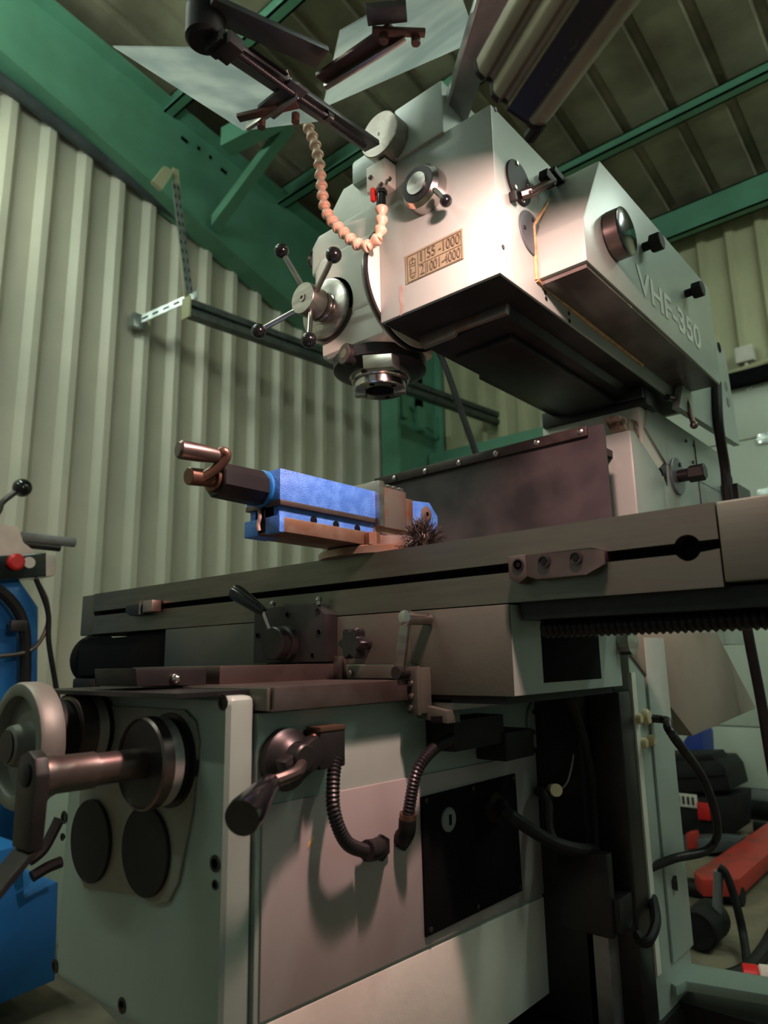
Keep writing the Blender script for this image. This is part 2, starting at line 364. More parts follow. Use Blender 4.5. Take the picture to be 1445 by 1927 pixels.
# pitted notch under the shoulder
part('dovetail_notch', M().prism([(XC-.012,1.30,.46),(XC-.012,1.43,.475),(XC-.012,1.54,.41),(XC-.012,1.50,.33)], (-.03,0,0)), 'pitted')
part('notch_gib', M().prism([(XC+.001,1.474,.384),(XC+.001,1.508,.402),(XC+.001,1.500,.350)], (-.03,0,0)), 'black_steel')
part('way_clamp', M().box(-.722, -.486, 1.388, 1.46, .502, .538, .003), 'black_steel')
part('clamp_block', M().box(-.575, -.488, 1.376, 1.39, .512, .536, .003), 'dark_steel')
for yy in (1.72, 1.93):
    part('cover_seam', M().box(XC, XC+.002, yy, yy+.002, .25, .50), 'dark_steel')
for px, py in ((1305,838),(1303,870),(1290,830),(1350,812),(1358,816)):
    c = at(px, py, x=XC); part('column_screw', M().cyl(c, c+X*.003, .004, n=8), 'dark_steel')
c = at(1374, 902, x=XC); part('lifting_hole', M().cyl(c-X*.001, c+X*.002, .014), 'hollow_black')
# elevating shaft
c = at(1272, 897, x=XC); sh = part('shaft_flange', M().cyl(c, c+X*.006, .042, n=32, ch=.001), 'grey_disc')
part('collar', M().cyl(c+X*.006, c+X*.028, .014), 'dark_steel', sh)
part('square_end', M().cyl(c+X*.028, c+X*.062, .019, n=6, ch=.002), 'dark_steel', sh)
part('set_screw', M().cyl(c+X*.006+V((0,.012,.028)), c+X*.009+V((0,.012,.028)), .005, n=8), 'dark_steel', sh)
# lower column side: ways, cover with grommets, rear housing
for yy, w, mt in ((1.215,.03,'black_steel'),(1.20,.02,'dark_steel')):
    part('column_way', M().box(-.60, -.53, yy-w, yy, -.55, .05), mt)
part('way_shadow_plate', M().box(-.66, -.56, 1.13, 1.218, -.56, .02), 'black_steel')  # black plate put in as the shadow beside the ways
part('way_strip', M().box(-.555, XC, 1.165, 1.218, -.56, -.06, .004), 'dark_steel')
part('column_edge_strip', M().box(XC-.01, XC+.002, 1.2185, 1.236, -.50, -.03), 'cast_white')
part('side_cover', M().box(XC, XC+.005, 1.283, 1.382, -.50, .03, .002), 'paint')
ho = [at(1175,1190,x=XC), at(1345,1190,x=XC), at(1420,1333,x=XC), at(1300,1385,x=XC), at(1250,1320,x=XC)]
part('rear_housing', M().prism([(XC+.004,p.y,p.z) for p in ho]+[(XC+.004,1.22,.0)], (-.25,0,0), .003), 'housing_brown')  # even brown-grey tone, darker than the column sides
for px, py, r, mt in ((1212,1349,.0135,'cream_plug'),(1197,1352,.009,'cream_plug'),(1207,1398,.009,'cream_plug'),(1222,1393,.0095,'cream_plug')):
    c = at(px, py, x=XC); part('grommet', M().lathe(c, X, [(0,r),(.006,r),(.010,r*.8)], 20), mt)
c = at(1183, 1213, x=-.47); part('leadscrew_end', M().cyl((c.x-.03,1.14,c.z+.005),(c.x+.012,1.14,c.z+.005),.022), 'satin')
# bracket with terminal block low on the column
tb = part('cable_bracket', M().box(-.60, -.515, 1.105, 1.125, -.42, -.30, .004).box(-.535, -.505, 1.115, 1.315, -.414, -.364, .004), 'black_steel')
part('terminal', M().box(-.54, -.51, 1.235, 1.262, -.364, -.338, .003), 'black_rubber', tb)
part('bracket_bolt', M().cyl((-.505,1.312,-.385),(-.49,1.318,-.385),.012,n=6), 'dark_steel', tb)
part('bracket_leg', M().box(-.57, -.535, 1.13, 1.165, -.56, -.41).box(-.525,-.505,1.17,1.215,-.52,-.41), 'strap', tb)
# cables of the machine
G = at(1214, 1351, x=XC)
cab = [G, G+V((.03,.02,-.005)), at(1262,1378,x=-.42), at(1325,1470,x=-.42), at(1350,1560,x=-.44), at(1330,1600,x=-.46), at(1270,1615,x=-.48), at(1222,1634,x=-.505)]
part('armoured_cable', M().ribtube(cab, .0075, .005), 'dark_steel')
part('cable_loop', M().tube([at(1228,1690,x=-.50), at(1234,1735,x=-.48), at(1222,1768,x=-.48), at(1208,1772,x=-.49), at(1199,1757,x=-.50)], .008, 8, 6), 'black_rubber')
part('motor_cable', M().tube([at(1348,722,x=-.44), at(1352,800,x=-.44), at(1364,880,x=-.45), at(1370,940,x=-.45), at(1400,1150,x=-.45), at(1432,1320,x=-.45), at(1450,1430,x=-.45), at(1480,1600,x=-.45), at(1500,1750,x=-.45)], .0115, 10, 6), 'black_rubber')

# way guard (dark plate hanging behind the table)
gd = part('way_guard', M().prism([(-1.05,1.19,.404),(-.498,1.19,.412),(-.497,1.192,.16),(-1.05,1.192,.16)], (0,.006,0)), 'guard')
part('clamp_strip', M().prism([(-1.05,1.188,.408),(-.527,1.188,.414),(-.527,1.188,.394),(-1.05,1.188,.388)], (0,-.006,0), .002), 'guard_strip', gd)
for px, py in ((1092,812),(1010,833),(933,854),(864,871),(800,887),(742,900)):
    c = at(px, py, y=1.182); part('screw', M().lathe(c, -Y, [(0,.006),(.002,.006),(.004,.003)], 12), 'satin', gd)

part('guard_bracket', M().box(-1.04, -.54, 1.196, 1.33, .384, .398), 'dark_steel', gd)
part('column_front', M().box(-1.05, XC-.004, 1.215, 1.33, .02, .12, .004), 'paint')
# table
TZ0, TZ1, TY = .068, .159, .794
hc = at(1293, 1031, y=TY); hr = .0145
def arc(sg): return [(hc.x-hr*math.cos(math.pi*k/14), TY, hc.z+sg*hr*math.sin(math.pi*k/14)) for k in range(15) if abs(hr*math.sin(math.pi*k/14)) > .0062]
tab = part('table', M().prism([(-1.569,TY,.119)]+arc(1)+[(-.217,TY,.119),(-.217,TY,TZ1),(-1.569,TY,TZ1)], (0,.3,0)).prism([(-1.569,TY,.1085)]+arc(-1)+[(-.217,TY,.1085),(-.217,TY,TZ0),(-1.569,TY,TZ0)], (0,.3,0)).box(-1.569, -.217, TY+.03, 1.09, .105, .122), 'steel')
part('trip_slot', M().box(-1.568, -.218, TY+.022, TY+.031, .100, .127), 'hollow_black', tab)
part('end_bracket', M().box(-.2155, -.05, TY-.001, 1.094, TZ0+.004, TZ1, .003), 'steel', tab)
part('end_bracket', M().box(-1.627, -1.570, TY+.001, 1.09, TZ0-.002, TZ1-.001, .002), 'saddle_steel', tab)
part('dovetail', M().box(-1.56, -.06, .875, 1.04, .046, .07), 'black_steel', tab)
part('feed_rack', M().lathe((-.46,.850,.036), X, [(k*.0042, .0135 if k%2 else .0100) for k in range(98)], 12), 'black_steel', tab)
part('table_gib', M().box(-.47, -.05, .81, .875, .046, .069), 'black_steel', tab)
# trip dogs on the front slot
yd = TY-.018
dg = part('trip_dog', M().prism([(-.462,yd,.1245),(-.352,yd,.1235),(-.341,yd+.012,.121),(-.341,yd+.012,.104),(-.352,yd,.0965),(-.362,yd,.092),(-.425,yd,.092),(-.437,yd,.0965)], (0,.018,0), .0012), 'brown_steel')
part('stop', M().prism([(-.4635,yd-.001,.1245),(-.4385,yd-.001,.1245),(-.4375,yd-.001,.097),(-.450,yd-.001,.089),(-.4635,yd-.001,.097)], (0,.019,0), .001), 'brown_steel', dg)
for px, py in ((975,1063),(1023,1057),(1083,1050)):
    c = at(px, py, y=yd-.001); part('socket_screw', M().lathe(c, -Y, [(0,.008),(.0015,.008),(.0016,.0062),(-.001,.0062)], 20), 'dark_steel', dg)
    part('hex_socket', M().cyl(c, c-Y*.0008, .0035, n=6), 'hollow_black', dg)
dg = part('trip_dog', M().prism([(-1.395,yd,.122),(-1.31,yd,.122),(-1.30,yd,.108),(-1.33,yd,.098),(-1.375,yd,.098),(-1.395,yd,.106)], (0,.018,0), .0015), 'dark_steel')
part('roller', M().box(-1.318, -1.283, yd-.006, yd+.016, .102, .126, .003), 'jaw', dg); part('plate', M().box(-1.338,-1.332,yd-.002,yd+.01,.1,.127), 'satin', dg)

# saddle
SB = -.049
sad = part('saddle', M().box(-.64, -.477, TY, 1.129, SB, TZ0-.0015, .0015).box(-1.268, -.64, TY+.0002, 1.129, -.007, TZ0-.0015, .001), 'saddle_steel')
part('side_opening', M().box(-.5, -.4762, .872, 1.052, -.035, .045, .001), 'hollow_black', sad)
part('side_face', M().box(-.478, -.4768, .796, 1.128, SB+.001, .066), 'paint', sad)
part('seal_strip', M().box(-.635, -.49, .80, 1.12, SB-.010, SB), 'black_rubber', sad)
part('gib_bar', M().box(-.615, -.575, .80, 1.11, SB-.020, SB-.004, .002), 'strap', sad)
part('gib_block', M().prism([at(775,1322,y=.785), at(840,1338,y=.785), at(842,1362,y=.785), at(785,1352,y=.785)], (0,.03,0), .001), 'saddle_steel', sad)
for k in range(4):
    c = at(813+k*5.5, 1357-k*.2, y=.783); part('slit', M().box(c.x-.0012,c.x+.0012,c.y-.001,c.y+.004,c.z-.003,c.z+.006), 'hollow_black', sad)
# feed lever box
yb = .767
bx = part('lever_box', M().prism([(-.957,yb,.088),(-.815,yb,.088),(-.785,yb,.070),(-.785,yb,-.002),(-.957,yb,-.002)], (0,TY-yb,0), .0015), 'dark_steel')
for px, py in ((541,1157),(598,1150),(600,1190),(588,1234),(485,1196)):
    c = at(px, py, y=yb); part('socket_screw', M().lathe(c, -Y, [(0,.0055),(.001,.0055),(.001,.0038),(-.001,.0038)], 14), 'black_steel', bx)
for px in (513, 600):
    c = at(px, 1132 if px == 513 else 1124, y=yb+.012); part('oiler', M().lathe((c.x,c.y,.086), Z, [(0,.004),(.006,.004),(.007,.0055),(.011,.0045),(.013,.002)], 12), 'satin', bx)
c = at(540, 1211, y=yb); hub = part('lever_hub', M().lathe(c, -Y, [(0,.028),(.010,.028),(.012,.0235),(.016,.0235),(.017,.026),(.030,.026),(.032,.024)], 32), 'dark_steel', bx)
f = c-Y*.024; e = at(497, 1152, y=f.y-.006); e2 = at(440, 1112, y=f.y-.02)
part('lever_rod', M().tube([f+V((-.004,0,.012)), f.lerp(e,.55), e], .0045, 10, 4), 'chrome', bx)
dd = (e2-e); part('lever_grip', M().lathe(e, dd, [(0,.006),(.006,.0085),(dd.length*.5,.0115),(dd.length*.85,.0135),(dd.length*.97,.0125),(dd.length,.008)], 20), 'black_plastic', bx)
# star knob, small crank
c = at(692, 1211, y=TY)
m = M(); n = 42; pr = []
for y0, sc in ((0,.9),(-.004,1),(-.016,1),(-.020,.9)):
    pr.append([c+V((math.cos(2*math.pi*i/n)*(.021+.0042*math.cos(12*math.pi*i/n))*sc, -.020+y0, math.sin(2*math.pi*i/n)*(.021+.0042*math.cos(12*math.pi*i/n))*sc)) for i in range(n)])
m.add([p for ring in pr for p in ring], [(k*n+i, k*n+(i+1)%n, (k+1)*n+(i+1)%n, (k+1)*n+i) for k in range(3) for i in range(n)]+[tuple(range(n))[::-1], tuple(3*n+i for i in range(n))])
part('star_knob', m, 'black_plastic'); part('knob_stem', M().cyl(c, c-Y*.02, .009), 'dark_steel')
ct, cb = at(762, 1163, y=TY-.055), at(748, 1266, y=TY-.05)
ck = part('clamp_crank', M().prism([ct+V((-.007,0,.002)), ct+V((.007,0,.002)), cb+V((.009,0,0)), cb+V((-.009,0,0))], (0,.006,0), .001), 'satin')
part('hub', M().lathe(ct-Y*.003, Y, [(0,.008),(.001,.0105),(.012,.0105),(.013,.009),(.055,.0085)], 20), 'chrome', ck)
part('foot', M().cyl(cb-Y*.004, cb+Y*.045, .0085), 'dark_steel', ck)

# knee
XK = -.645; KT = -.036
knee = part('knee', M().prism([(XK,.5255,-.0565),(XK,1.212,-.0565),(XK,1.212,-.533),(XK,.62,-.533),(XK,.5255,-.42)], (-.352,0,0), .003), 'paint_knee')
part('knee_front_cover', M().prism([(XK,.484,KT),(XK,.5225,KT),(XK,.5225,-.405),(XK,.484,-.396)], (-.354,0,0), .011, 3), 'paint_knee', knee)
part('side_panel', M().prism([(XK,.532,-.155),(XK,1.045,-.161),(XK,1.20,-.163),(XK,1.20,-.386),(XK,.532,-.366)], (.003,0,0), .001), 'panel_paint', knee)
part('lower_skirt', M().prism([(XK,.53,-.370),(XK,1.208,-.392),(XK,1.208,-.532),(XK,.63,-.532),(XK,.53,-.424)], (.002,0,0), .0008), 'cast_white', knee)
blk = part('black_plate', M().prism([(XK+.003,.807,-.186),(XK+.003,1.054,-.186),(XK+.003,1.057,-.362),(XK+.003,.809,-.361)], (.004,0,0), .001), 'hollow_black', knee)
for y, z in ((.815,-.192),(.93,-.192),(1.046,-.192),(.818,-.354),(.93,-.354),(1.048,-.355)):
    part('plate_screw', M().lathe((XK+.007,y,z), X, [(0,.004),(.002,.004),(.003,.002)], 10), 'dark_steel', knee)
c = at(843, 1542, x=XK+.007); part('lock', M().lathe(c, X, [(0,.0165),(.002,.0165),(.004,.014)], 24), 'skirting', knee)
part('keyhole', M().box(c.x+.003,c.x+.0045,c.y-.003,c.y+.003,c.z-.007,c.z+.007), 'hollow_black', knee)
c = at(928, 1519, x=XK+.007); part('cable_gland', M().lathe(c, X, [(0,.023),(.006,.022),(.010,.013),(.022,.012)], 24), 'black_rubber', knee)
part('plate_cable', M().tube([c+X*.015, at(960,1535,x=XK+.06), at(1030,1580,x=XK+.07), at(1080,1597,x=XK+.09), at(1120,1600,x=XK+.09)], .0095, 10, 6), 'black_rubber', knee)
part('elbow_cable', M().tube([at(1015,1490,x=XK+.005), at(1020,1492,x=XK+.03), at(1030,1510,x=XK+.04), at(1032,1560,x=XK+.045), at(1050,1592,x=XK+.06), at(1085,1602,x=XK+.08), at(1115,1600,x=XK+.09)], .009, 10, 6), 'black_rubber', knee)
part('drop_cable', M().tube([at(1068,1305,x=-.56), at(1085,1350,x=-.56), at(1105,1420,x=-.56), at(1118,1500,x=-.56), at(1122,1620,x=-.56), at(1145,1665,x=-.53)], .0085, 10, 6), 'black_rubber', knee)
part('thin_wire', M().tube([at(1083,1340,x=-.57), at(1082,1400,x=-.57), at(1068,1470,x=-.58), at(1045,1490,x=-.60)], .0018, 6, 6), 'skirting', knee)
part('coupling', M().cyl(at(1038,1487,x=-.61), at(1047,1487,x=-.59), .010), 'cream_plug', knee)
c = at(1013, 1360, x=XK); part('oil_cover', M().cyl(c, c+X*.006, .045, n=36, ch=.001), 'skirting', knee)
for k in range(6):
    q = math.pi*2*k/6+.4; part('cover_screw', M().cyl(c+V((.006,math.cos(q)*.033,math.sin(q)*.033)), c+V((.008,math.cos(q)*.033,math.sin(q)*.033)), .004, n=8), 'dark_steel', knee)
for px, py in ((140,1312),(420,1322),(405,1625),(121,1538),(104,1818),(230,1892),(405,1665),(118,1575)):
    c = at(px, py, y=.484); r = .0085 if px not in (405,118) or py < 1640 and px == 405 else .005
    part('cover_screw', M().lathe(c-Y*.0, -Y, [(0,r),(.001,r),(.001,r*.6),(-.002,r*.6)], 16), 'black_steel', knee)
# recessed dial field and blanking discs on the cover
rec = [(-.958,-.052),(-.722,-.052),(-.700,-.064),(-.692,-.085),(-.700,-.16),(-.722,-.235),(-.738,-.256),(-.762,-.264),(-.800,-.262),(-.925,-.276),(-.945,-.262),(-.962,-.09)]
part('dial_field', M().prism([(x,.4835,z) for x, z in rec], (0,-.0035,0), .0015), 'field_paint', knee)
for px, py in ((174,1581),(277,1600)):
    c = at(px, py, y=.480); part('blanking_disc', M().cyl(c, c-Y*.005, .049, n=40, ch=.001), 'black_rubber', knee)
# knee ways, saddle wiper
way = part('knee_way', M().box(-1.0, -.622, .529, .768, -.0545, -.028, .0012).box(-1.0, XK, .76, 1.2, -.056, -.029), 'brown_steel')
part('way_end', M().box(-1.0, -.628, .5235, .5288, -.0535, -.029, .0008), 'saddle_steel', way)
part('way_upper', M().box(-1.0, -.783, .573, .79, -.029, -.005, .001), 'brown_steel', way)
part('way_stop', M().prism([at(255,1258,x=-.79),at(388,1259,x=-.79),at(388,1289,x=-.79),at(258,1292,x=-.79)], (-.10,0,0), .001), 'dark_steel', way)
c = at(330, 1278, x=-.788); part('stop_screw', M().sphere(c, .007, 12), 'chrome', way)
part('way_floor', M().box(-1.0, -.66, .43, .56, -.036, -.031), 'black_steel', way)
yw_ = .762
wp = part('way_wiper', M().prism([(-.632,yw_,-.012),(-.604,yw_,-.010),(-.604,yw_,-.074),(-.616,yw_,-.070),(-.616,yw_,-.028),(-.632,yw_,-.028)], (0,.007,0), .001), 'saddle_steel')
part('wiper_arm', M().box(-.628, -.606, yw_+.006, TY, -.072, -.012, .001), 'saddle_steel', wp)
part('wiper_strip', M().box(-.76, -.63, TY-.006, TY, -.027, -.008, .001), 'saddle_steel', wp)
part('wiper_post', M().box(-.785, -.765, TY-.012, TY, -.030, .006, .003), 'brown_steel', wp)
for px, py in ((773,1286),(774,1310),(772,1332),(660,1266),(640,1243)):
    c = at(px, py, y=yw_ if px > 700 else TY-.008); part('wiper_screw', M().lathe(c, -Y, [(0,.0042),(.002,.0038),(.003,.0015)], 10), 'satin', wp)

# cross-feed dial and crank (front of knee)
ax, az = -.746, -.108
dl = part('crossfeed_dial', M().lathe((ax,.484,az), -Y, [(0,.052),(.006,.052),(.007,.046),(.016,.046)], 40), 'black_steel')
part('graduated_ring', M().lathe((ax,.468,az), -Y, [(0,.0485),(.0125,.0485)], 40), 'dial_silver', dl)
part('dial_drum', M().lathe((ax,.4555,az), -Y, [(0,.050),(.012,.050),(.0145,.0475),(.010,.0465)], 40), 'brown_steel', dl)
part('dial_face', M().cyl((ax,.446,az),(ax,.4436,az),.0465,n=40), 'black_steel', dl)
cr = part('hand_crank', M().lathe((ax,.446,az), -Y, [(0,.0165),(.058,.0165),(.058,.0185),(.098,.0185),(.102,.0205),(.112,.0205)], 28), 'brown_steel')
hy = .334
part('crank_arm', M().prism([(ax-.023,hy,az+.004),(ax-.016,hy,az+.020),(ax,hy,az+.026),(ax+.016,hy,az+.020),(ax+.022,hy,az+.004),(ax+.018,hy,az-.065),(ax-.02,hy,az-.065)], (0,-.014,0), .002), 'dark_steel', cr)
part('crank_arm', M().prism([(ax-.02,hy,az-.063),(ax+.018,hy,az-.063),(ax+.016,hy-.09,az-.16),(ax-.022,hy-.09,az-.16)], (0,-.013,-.004), .002), 'dark_steel', cr)
part('cap_screw', M().lathe((ax,hy-.014,az+.004), -Y, [(0,.012),(.002,.012),(.0035,.009)], 20), 'black_steel', cr)
# elevating dial and handwheel
ax2, az2 = -.915, -.083
dl = part('elevating_dial', M().lathe((ax2,.484,az2), -Y, [(0,.042),(.012,.042)], 40), 'black_steel')
part('graduated_ring', M().lathe((ax2,.472,az2), -Y, [(0,.045),(.014,.045)], 40), 'dial_silver', dl)
part('dial_drum', M().lathe((ax2,.458,az2), -Y, [(0,.047),(.020,.047),(.022,.044)], 40), 'brown_steel', dl)
part('dial_core', M().cyl((ax2,.436,az2),(ax2,.40,az2),.040,n=36), 'black_rubber', dl)
hw = part('handwheel', M().lathe((ax2,.408,az2-.01), -Y, [(0,.062),(.004,.072),(.010,.074),(.028,.074),(.032,.072),(.033,.070),(.033,.060),(.032,.058),(.016,.056),(.015,.05)], 48, cap=False), 'wheel_alu')
part('wheel_disc', M().lathe((ax2,.404,az2-.01), -Y, [(0,.057),(.014,.057),(.015,.03),(.022,.026),(.034,.023),(.036,.020)], 40), 'wheel_alu', hw)
part('wheel_hub', M().cyl((ax2,.404,az2-.01),(ax2,.366,az2-.01),.019), 'black_steel', hw)

# knee side lever, limit switch and conduits
c = at(532, 1428, x=XK+.003); c2 = c+X*.034
lv = part('knee_lock_lever', M().lathe(c, X, [(0,.034),(.010,.034),(.013,.030),(.020,.027),(.026,.021)], 36), 'dark_steel')
a = at(567, 1425, x=c.x+.036)
part('lever_boss', M().obox(c+X*.03, (.010,0,0), (0,.026,.012), (0,-.006,.015), .005), 'dark_steel', lv)
part('lever_hub', M().cyl(a-X*.018, a+X*.008, .0145, n=24, ch=.002), 'dark_steel', lv)
e = at(512, 1472, x=c.x+.055); e2 = at(455, 1540, x=c.x+.095)
part('lever_rod', M().tube([c+X*.032, c.lerp(e,.5)+X*.03, e], .0065, 10, 4), 'brown_steel', lv)
dd = e2-e; L = dd.length; part('lever_grip', M().lathe(e, dd, [(0,.0085),(L*.06,.0105),(L*.5,.0145),(L*.9,.0175),(L,.0165)], 24), 'black_plastic', lv)
c = at(612, 1408, x=XK+.02)
sw = part('limit_switch', M().box(XK, XK+.030, c.y-.018, c.y+.024, c.z-.022, c.z+.022, .003), 'black_rubber')
part('switch_cover', M().box(XK+.006, XK+.031, c.y-.018, c.y+.024, c.z+.020, c.z+.0255, .001), 'pipe_brown', sw)
part('plunger', M().cyl((XK+.022,c.y-.018,c.z+.004),(XK+.026,c.y-.040,c.z+.002),.005,n=12), 'cream_plug', sw)
for k in range(7): part('lug', M().sphere((XK+.02+random.uniform(0,.012), c.y-.016+random.uniform(-.004,.006), c.z-.016+.006*k), .0045, 8), 'pipe_brown', sw)
q0 = at(632, 1428, x=XK+.025)
cd1 = part('switch_conduit', M().ribtube([q0, at(627,1470,x=XK+.032), at(629,1530,x=XK+.036), at(652,1585,x=XK+.034), at(688,1602,x=XK+.025)], .0085, .0045), 'black_steel')
c = at(700, 1598, x=XK+.015)
part('elbow_fitting', M().tube([at(690,1601,x=XK+.024), at(704,1599,x=XK+.022), at(710,1596,x=XK+.012), at(711,1594,x=XK-.002)], .0125, 12, 4).lathe(at(711,1594,x=XK), X, [(0,.016),(.008,.016)], 6), 'black_rubber', cd1)
cd2 = part('dog_conduit', M().ribtube([at(850,1390,x=XK+.045), at(815,1410,x=XK+.042), at(785,1450,x=XK+.038), at(770,1520,x=XK+.03), at(766,1552,x=XK+.024)], .0085, .0045), 'black_steel')
part('elbow_fitting', M().tube([at(767,1540,x=XK+.026), at(765,1565,x=XK+.022), at(758,1575,x=XK+.012), at(752,1577,x=XK-.002)], .0115, 12, 4).lathe(at(753,1577,x=XK), X, [(0,.015),(.008,.015)], 6), 'black_rubber', cd2)
part('collar', M().cyl(at(768,1530,x=XK+.027), at(767,1547,x=XK+.025), .0112), 'pipe_brown', cd2)
c0, c1 = at(838, 1372, x=XK+.035), at(985, 1398, x=XK+.035)
ls = part('saddle_switch', M().box(XK, XK+.05, c0.y, c1.y-.08, c0.z-.03, c0.z+.012, .002).box(XK, XK+.055, c1.y-.085, c1.y, c1.z-.018, c1.z+.024, .004), 'black_rubber')
c = at(585, 1590, x=XK+.0031); part('sticker', M().prism([c+V((0,-.006,-.004)), c+V((0,.006,.007)), c+V((0,.004,.009)), c+V((0,-.005,.001))], (.0006,0,0)), 'sticker', knee)
# table feed motor at the left
mo = part('feed_motor', M().lathe((-1.70,.86,.012), X, [(0,.03),(.004,.052),(.02,.060),(.05,.060),(.06,.050)], 32), 'hollow_black')
part('motor_barrel', M().box(-1.64, -1.27, .80, .92, -.025, .058, .004), 'hollow_black', mo)
part('motor_foot', M().box(-1.66, -1.56, .80, .9, -.055, -.03, .006), 'black_rubber', mo)

# ------------------------------------------------------------------ ram with drive box
RX0, RX1, RY, RZ0, RZ1 = -.70, -.472, .811, .539, .820
ram = part('ram', M().box(RX0, RX1, RY, 1.62, RZ0, RZ1, .0025), 'paint')
part('dovetail_slide', M().prism([(-.682,.905,.539),(-.512,.905,.539),(-.520,.905,.524),(-.675,.905,.518)], (0,.50,0), .001).prism([(-.655,.96,.522),(-.545,.96,.522),(-.545,.96,.512),(-.655,.96,.512)], (0,.43,0), .001), 'dark_steel', ram)
part('dovetail_front_lit', M().prism([(-.684,.903,.5385),(-.510,.903,.5385),(-.514,.903,.523),(-.610,.903,.5235),(-.616,.903,.518),(-.680,.903,.517)], (0,-.012,0), .001), 'jaw', ram)  # brighter, warmer base colour stands in for lamp light on this face
part('underside_plate', M().box(RX0+.004, RX1-.004, RY+.006, 1.6, RZ0-.0015, RZ0+.001), 'dark_steel', ram)
part('guide_strip', M().box(-.70, -.664, 1.10, 1.42, .528, .5385, .001), 'dark_steel', ram)
c = at(805, 362, y=RY)
dl = part('speed_dial', M().lathe(c, -Y, [(0,.0375),(.006,.0375),(.020,.0365),(.027,.0305)], 44), 'chrome')
part('dial_ring', M().lathe(c-Y*.0272, -Y, [(0,.0300),(.0014,.0295)], 44), 'black_steel', dl)
part('dial_centre', M().lathe(c-Y*.0282, -Y, [(0,.0185),(.003,.0182),(.0032,.0015),(.002,.001)], 36), 'satin', dl)
k = at(839, 378, y=RY-.024); part('ball_knob', M().sphere(k, .0095), 'black_plastic', dl); part('knob_pin', M().cyl(c+V((.026,-.02,-.018)), k, .004, n=10), 'chrome', dl)
# speed plate
pl = part('speed_plate', M().prism([at(763,483,y=RY), at(870,430,y=RY), at(873,487,y=RY), at(765,536,y=RY)], (0,-.0012,0)), 'label_tan')
A, Bp, Cc, D = (at(px, py, y=RY-.0016) for px, py in ((763,483),(870,430),(873,487),(765,536)))
def uv(u, v): return (A*(1-u)+Bp*u)*(1-v)+(D*(1-u)+Cc*u)*v
def stroke(pts, w=.0005):
    m = M()
    for p, q in zip(pts, pts[1:]):
        p, q = V(p), V(q); s = (q-p).normalized().cross(Y)*w; m.prism([p-s, p+s, q+s, q-s], (0,-.0003,0))
    return m
Lines = [[(.03,.05),(.97,.05),(.97,.95),(.03,.95),(.03,.05)], [(.225,.05),(.225,.95)], [(.355,.05),(.355,.95)], [(.225,.5),(.97,.5)],
         [(.075,.22),(.175,.22),(.175,.70),(.15,.86),(.10,.86),(.075,.72),(.075,.22)], [(.105,.22),(.125,.14),(.145,.22)], [(.125,.16),(.125,.36)], [(.075,.36),(.175,.36)], [(.075,.44),(.175,.44)], [(.075,.70),(.175,.70)], [(.10,.80),(.15,.80)], [(.075,.54),(.098,.54),(.098,.64),(.075,.64)]]
m = M()
for ln in Lines:
    q = stroke([uv(*p) for p in ln]); m.add(q.v, q.f)
part('border_lines', m, 'label_ink', pl)
xd, ydir = (Bp-A), (A-D)
for s, u, v, h, w in (('1',.275,.42,.018,.0035),('2',.262,.87,.018,.008),('55 -1000',.395,.42,.017,.062),('1001-4000',.385,.88,.0165,.063)):
    text('plate_text', s, uv(u, v)-Y*.0003, X, Z, h, 'label_ink', pl, width=w)
rs = [(752,540),(756,535),(759,546),(757,560),(760,575),(757,592),(753,594),(754,576),(751,560)]
part('rust_stain', M().prism([at(px, py, y=RY-.0002) for px, py in rs], (0,-.0003,0)), 'rust', ram)
# side discs, flexible conduit
c = at(974, 345, x=RX1); d1_ = part('side_disc', M().cyl(c, c+X*.004, .036, n=40, ch=.001), 'black_rubber')
for dy, dz in ((-.006,.030),(.024,.006),(.005,-.03),(-.016,-.018)): part('disc_screw', M().lathe(c+V((.004,dy,dz)), X, [(0,.004),(.002,.0035)], 10), 'brown_steel', d1_)
c3 = at(982, 367, x=RX1+.006)
part('conduit_nut', M().cyl(c3, c3+V((.014,.006,.002)), .0085, n=8), 'brown_steel', d1_)
part('conduit', M().ribtube([c3+V((.010,.004,.001)), at(1000,362,x=-.452), at(1020,351,x=-.448), at(1042,342,x=-.45)], .0065, .0042), 'brown_steel', d1_)
part('union', M().cyl(at(964,362,x=-.466), at(967,378,x=-.466), .006, n=10), 'dark_steel', d1_)
q = at(1030, 337, x=-.452); part('connector', M().obox(q, (.008,0,0), (0,.015,-.002), (0,.002,.008), .002), 'black_rubber', d1_)
q = at(1046, 332, x=-.455); part('connector', M().obox(q, (.008,0,0), (0,.018,-.002), (0,.002,.006), .002), 'black_rubber', d1_)
c = at(998, 440, x=RX1); d2_ = part('side_disc', M().cyl(c, c+X*.003, .0365, n=40, ch=.001), 'grey_disc')
for dy, dz in ((.004,.025),(-.024,-.002),(.012,-.030)): part('disc_screw', M().lathe(c+V((.003,dy,dz)), X, [(0,.0035),(.0015,.003)], 10), 'dark_steel', d2_)
for px, py in ((946,465),(932,206),(1025,551),(1027,562),(1070,590),(1071,604)):
    c = at(px, py, x=RX1); part('side_screw', M().cyl(c-X*.001, c+X*.0012, .0035, n=10), 'dark_steel', ram)
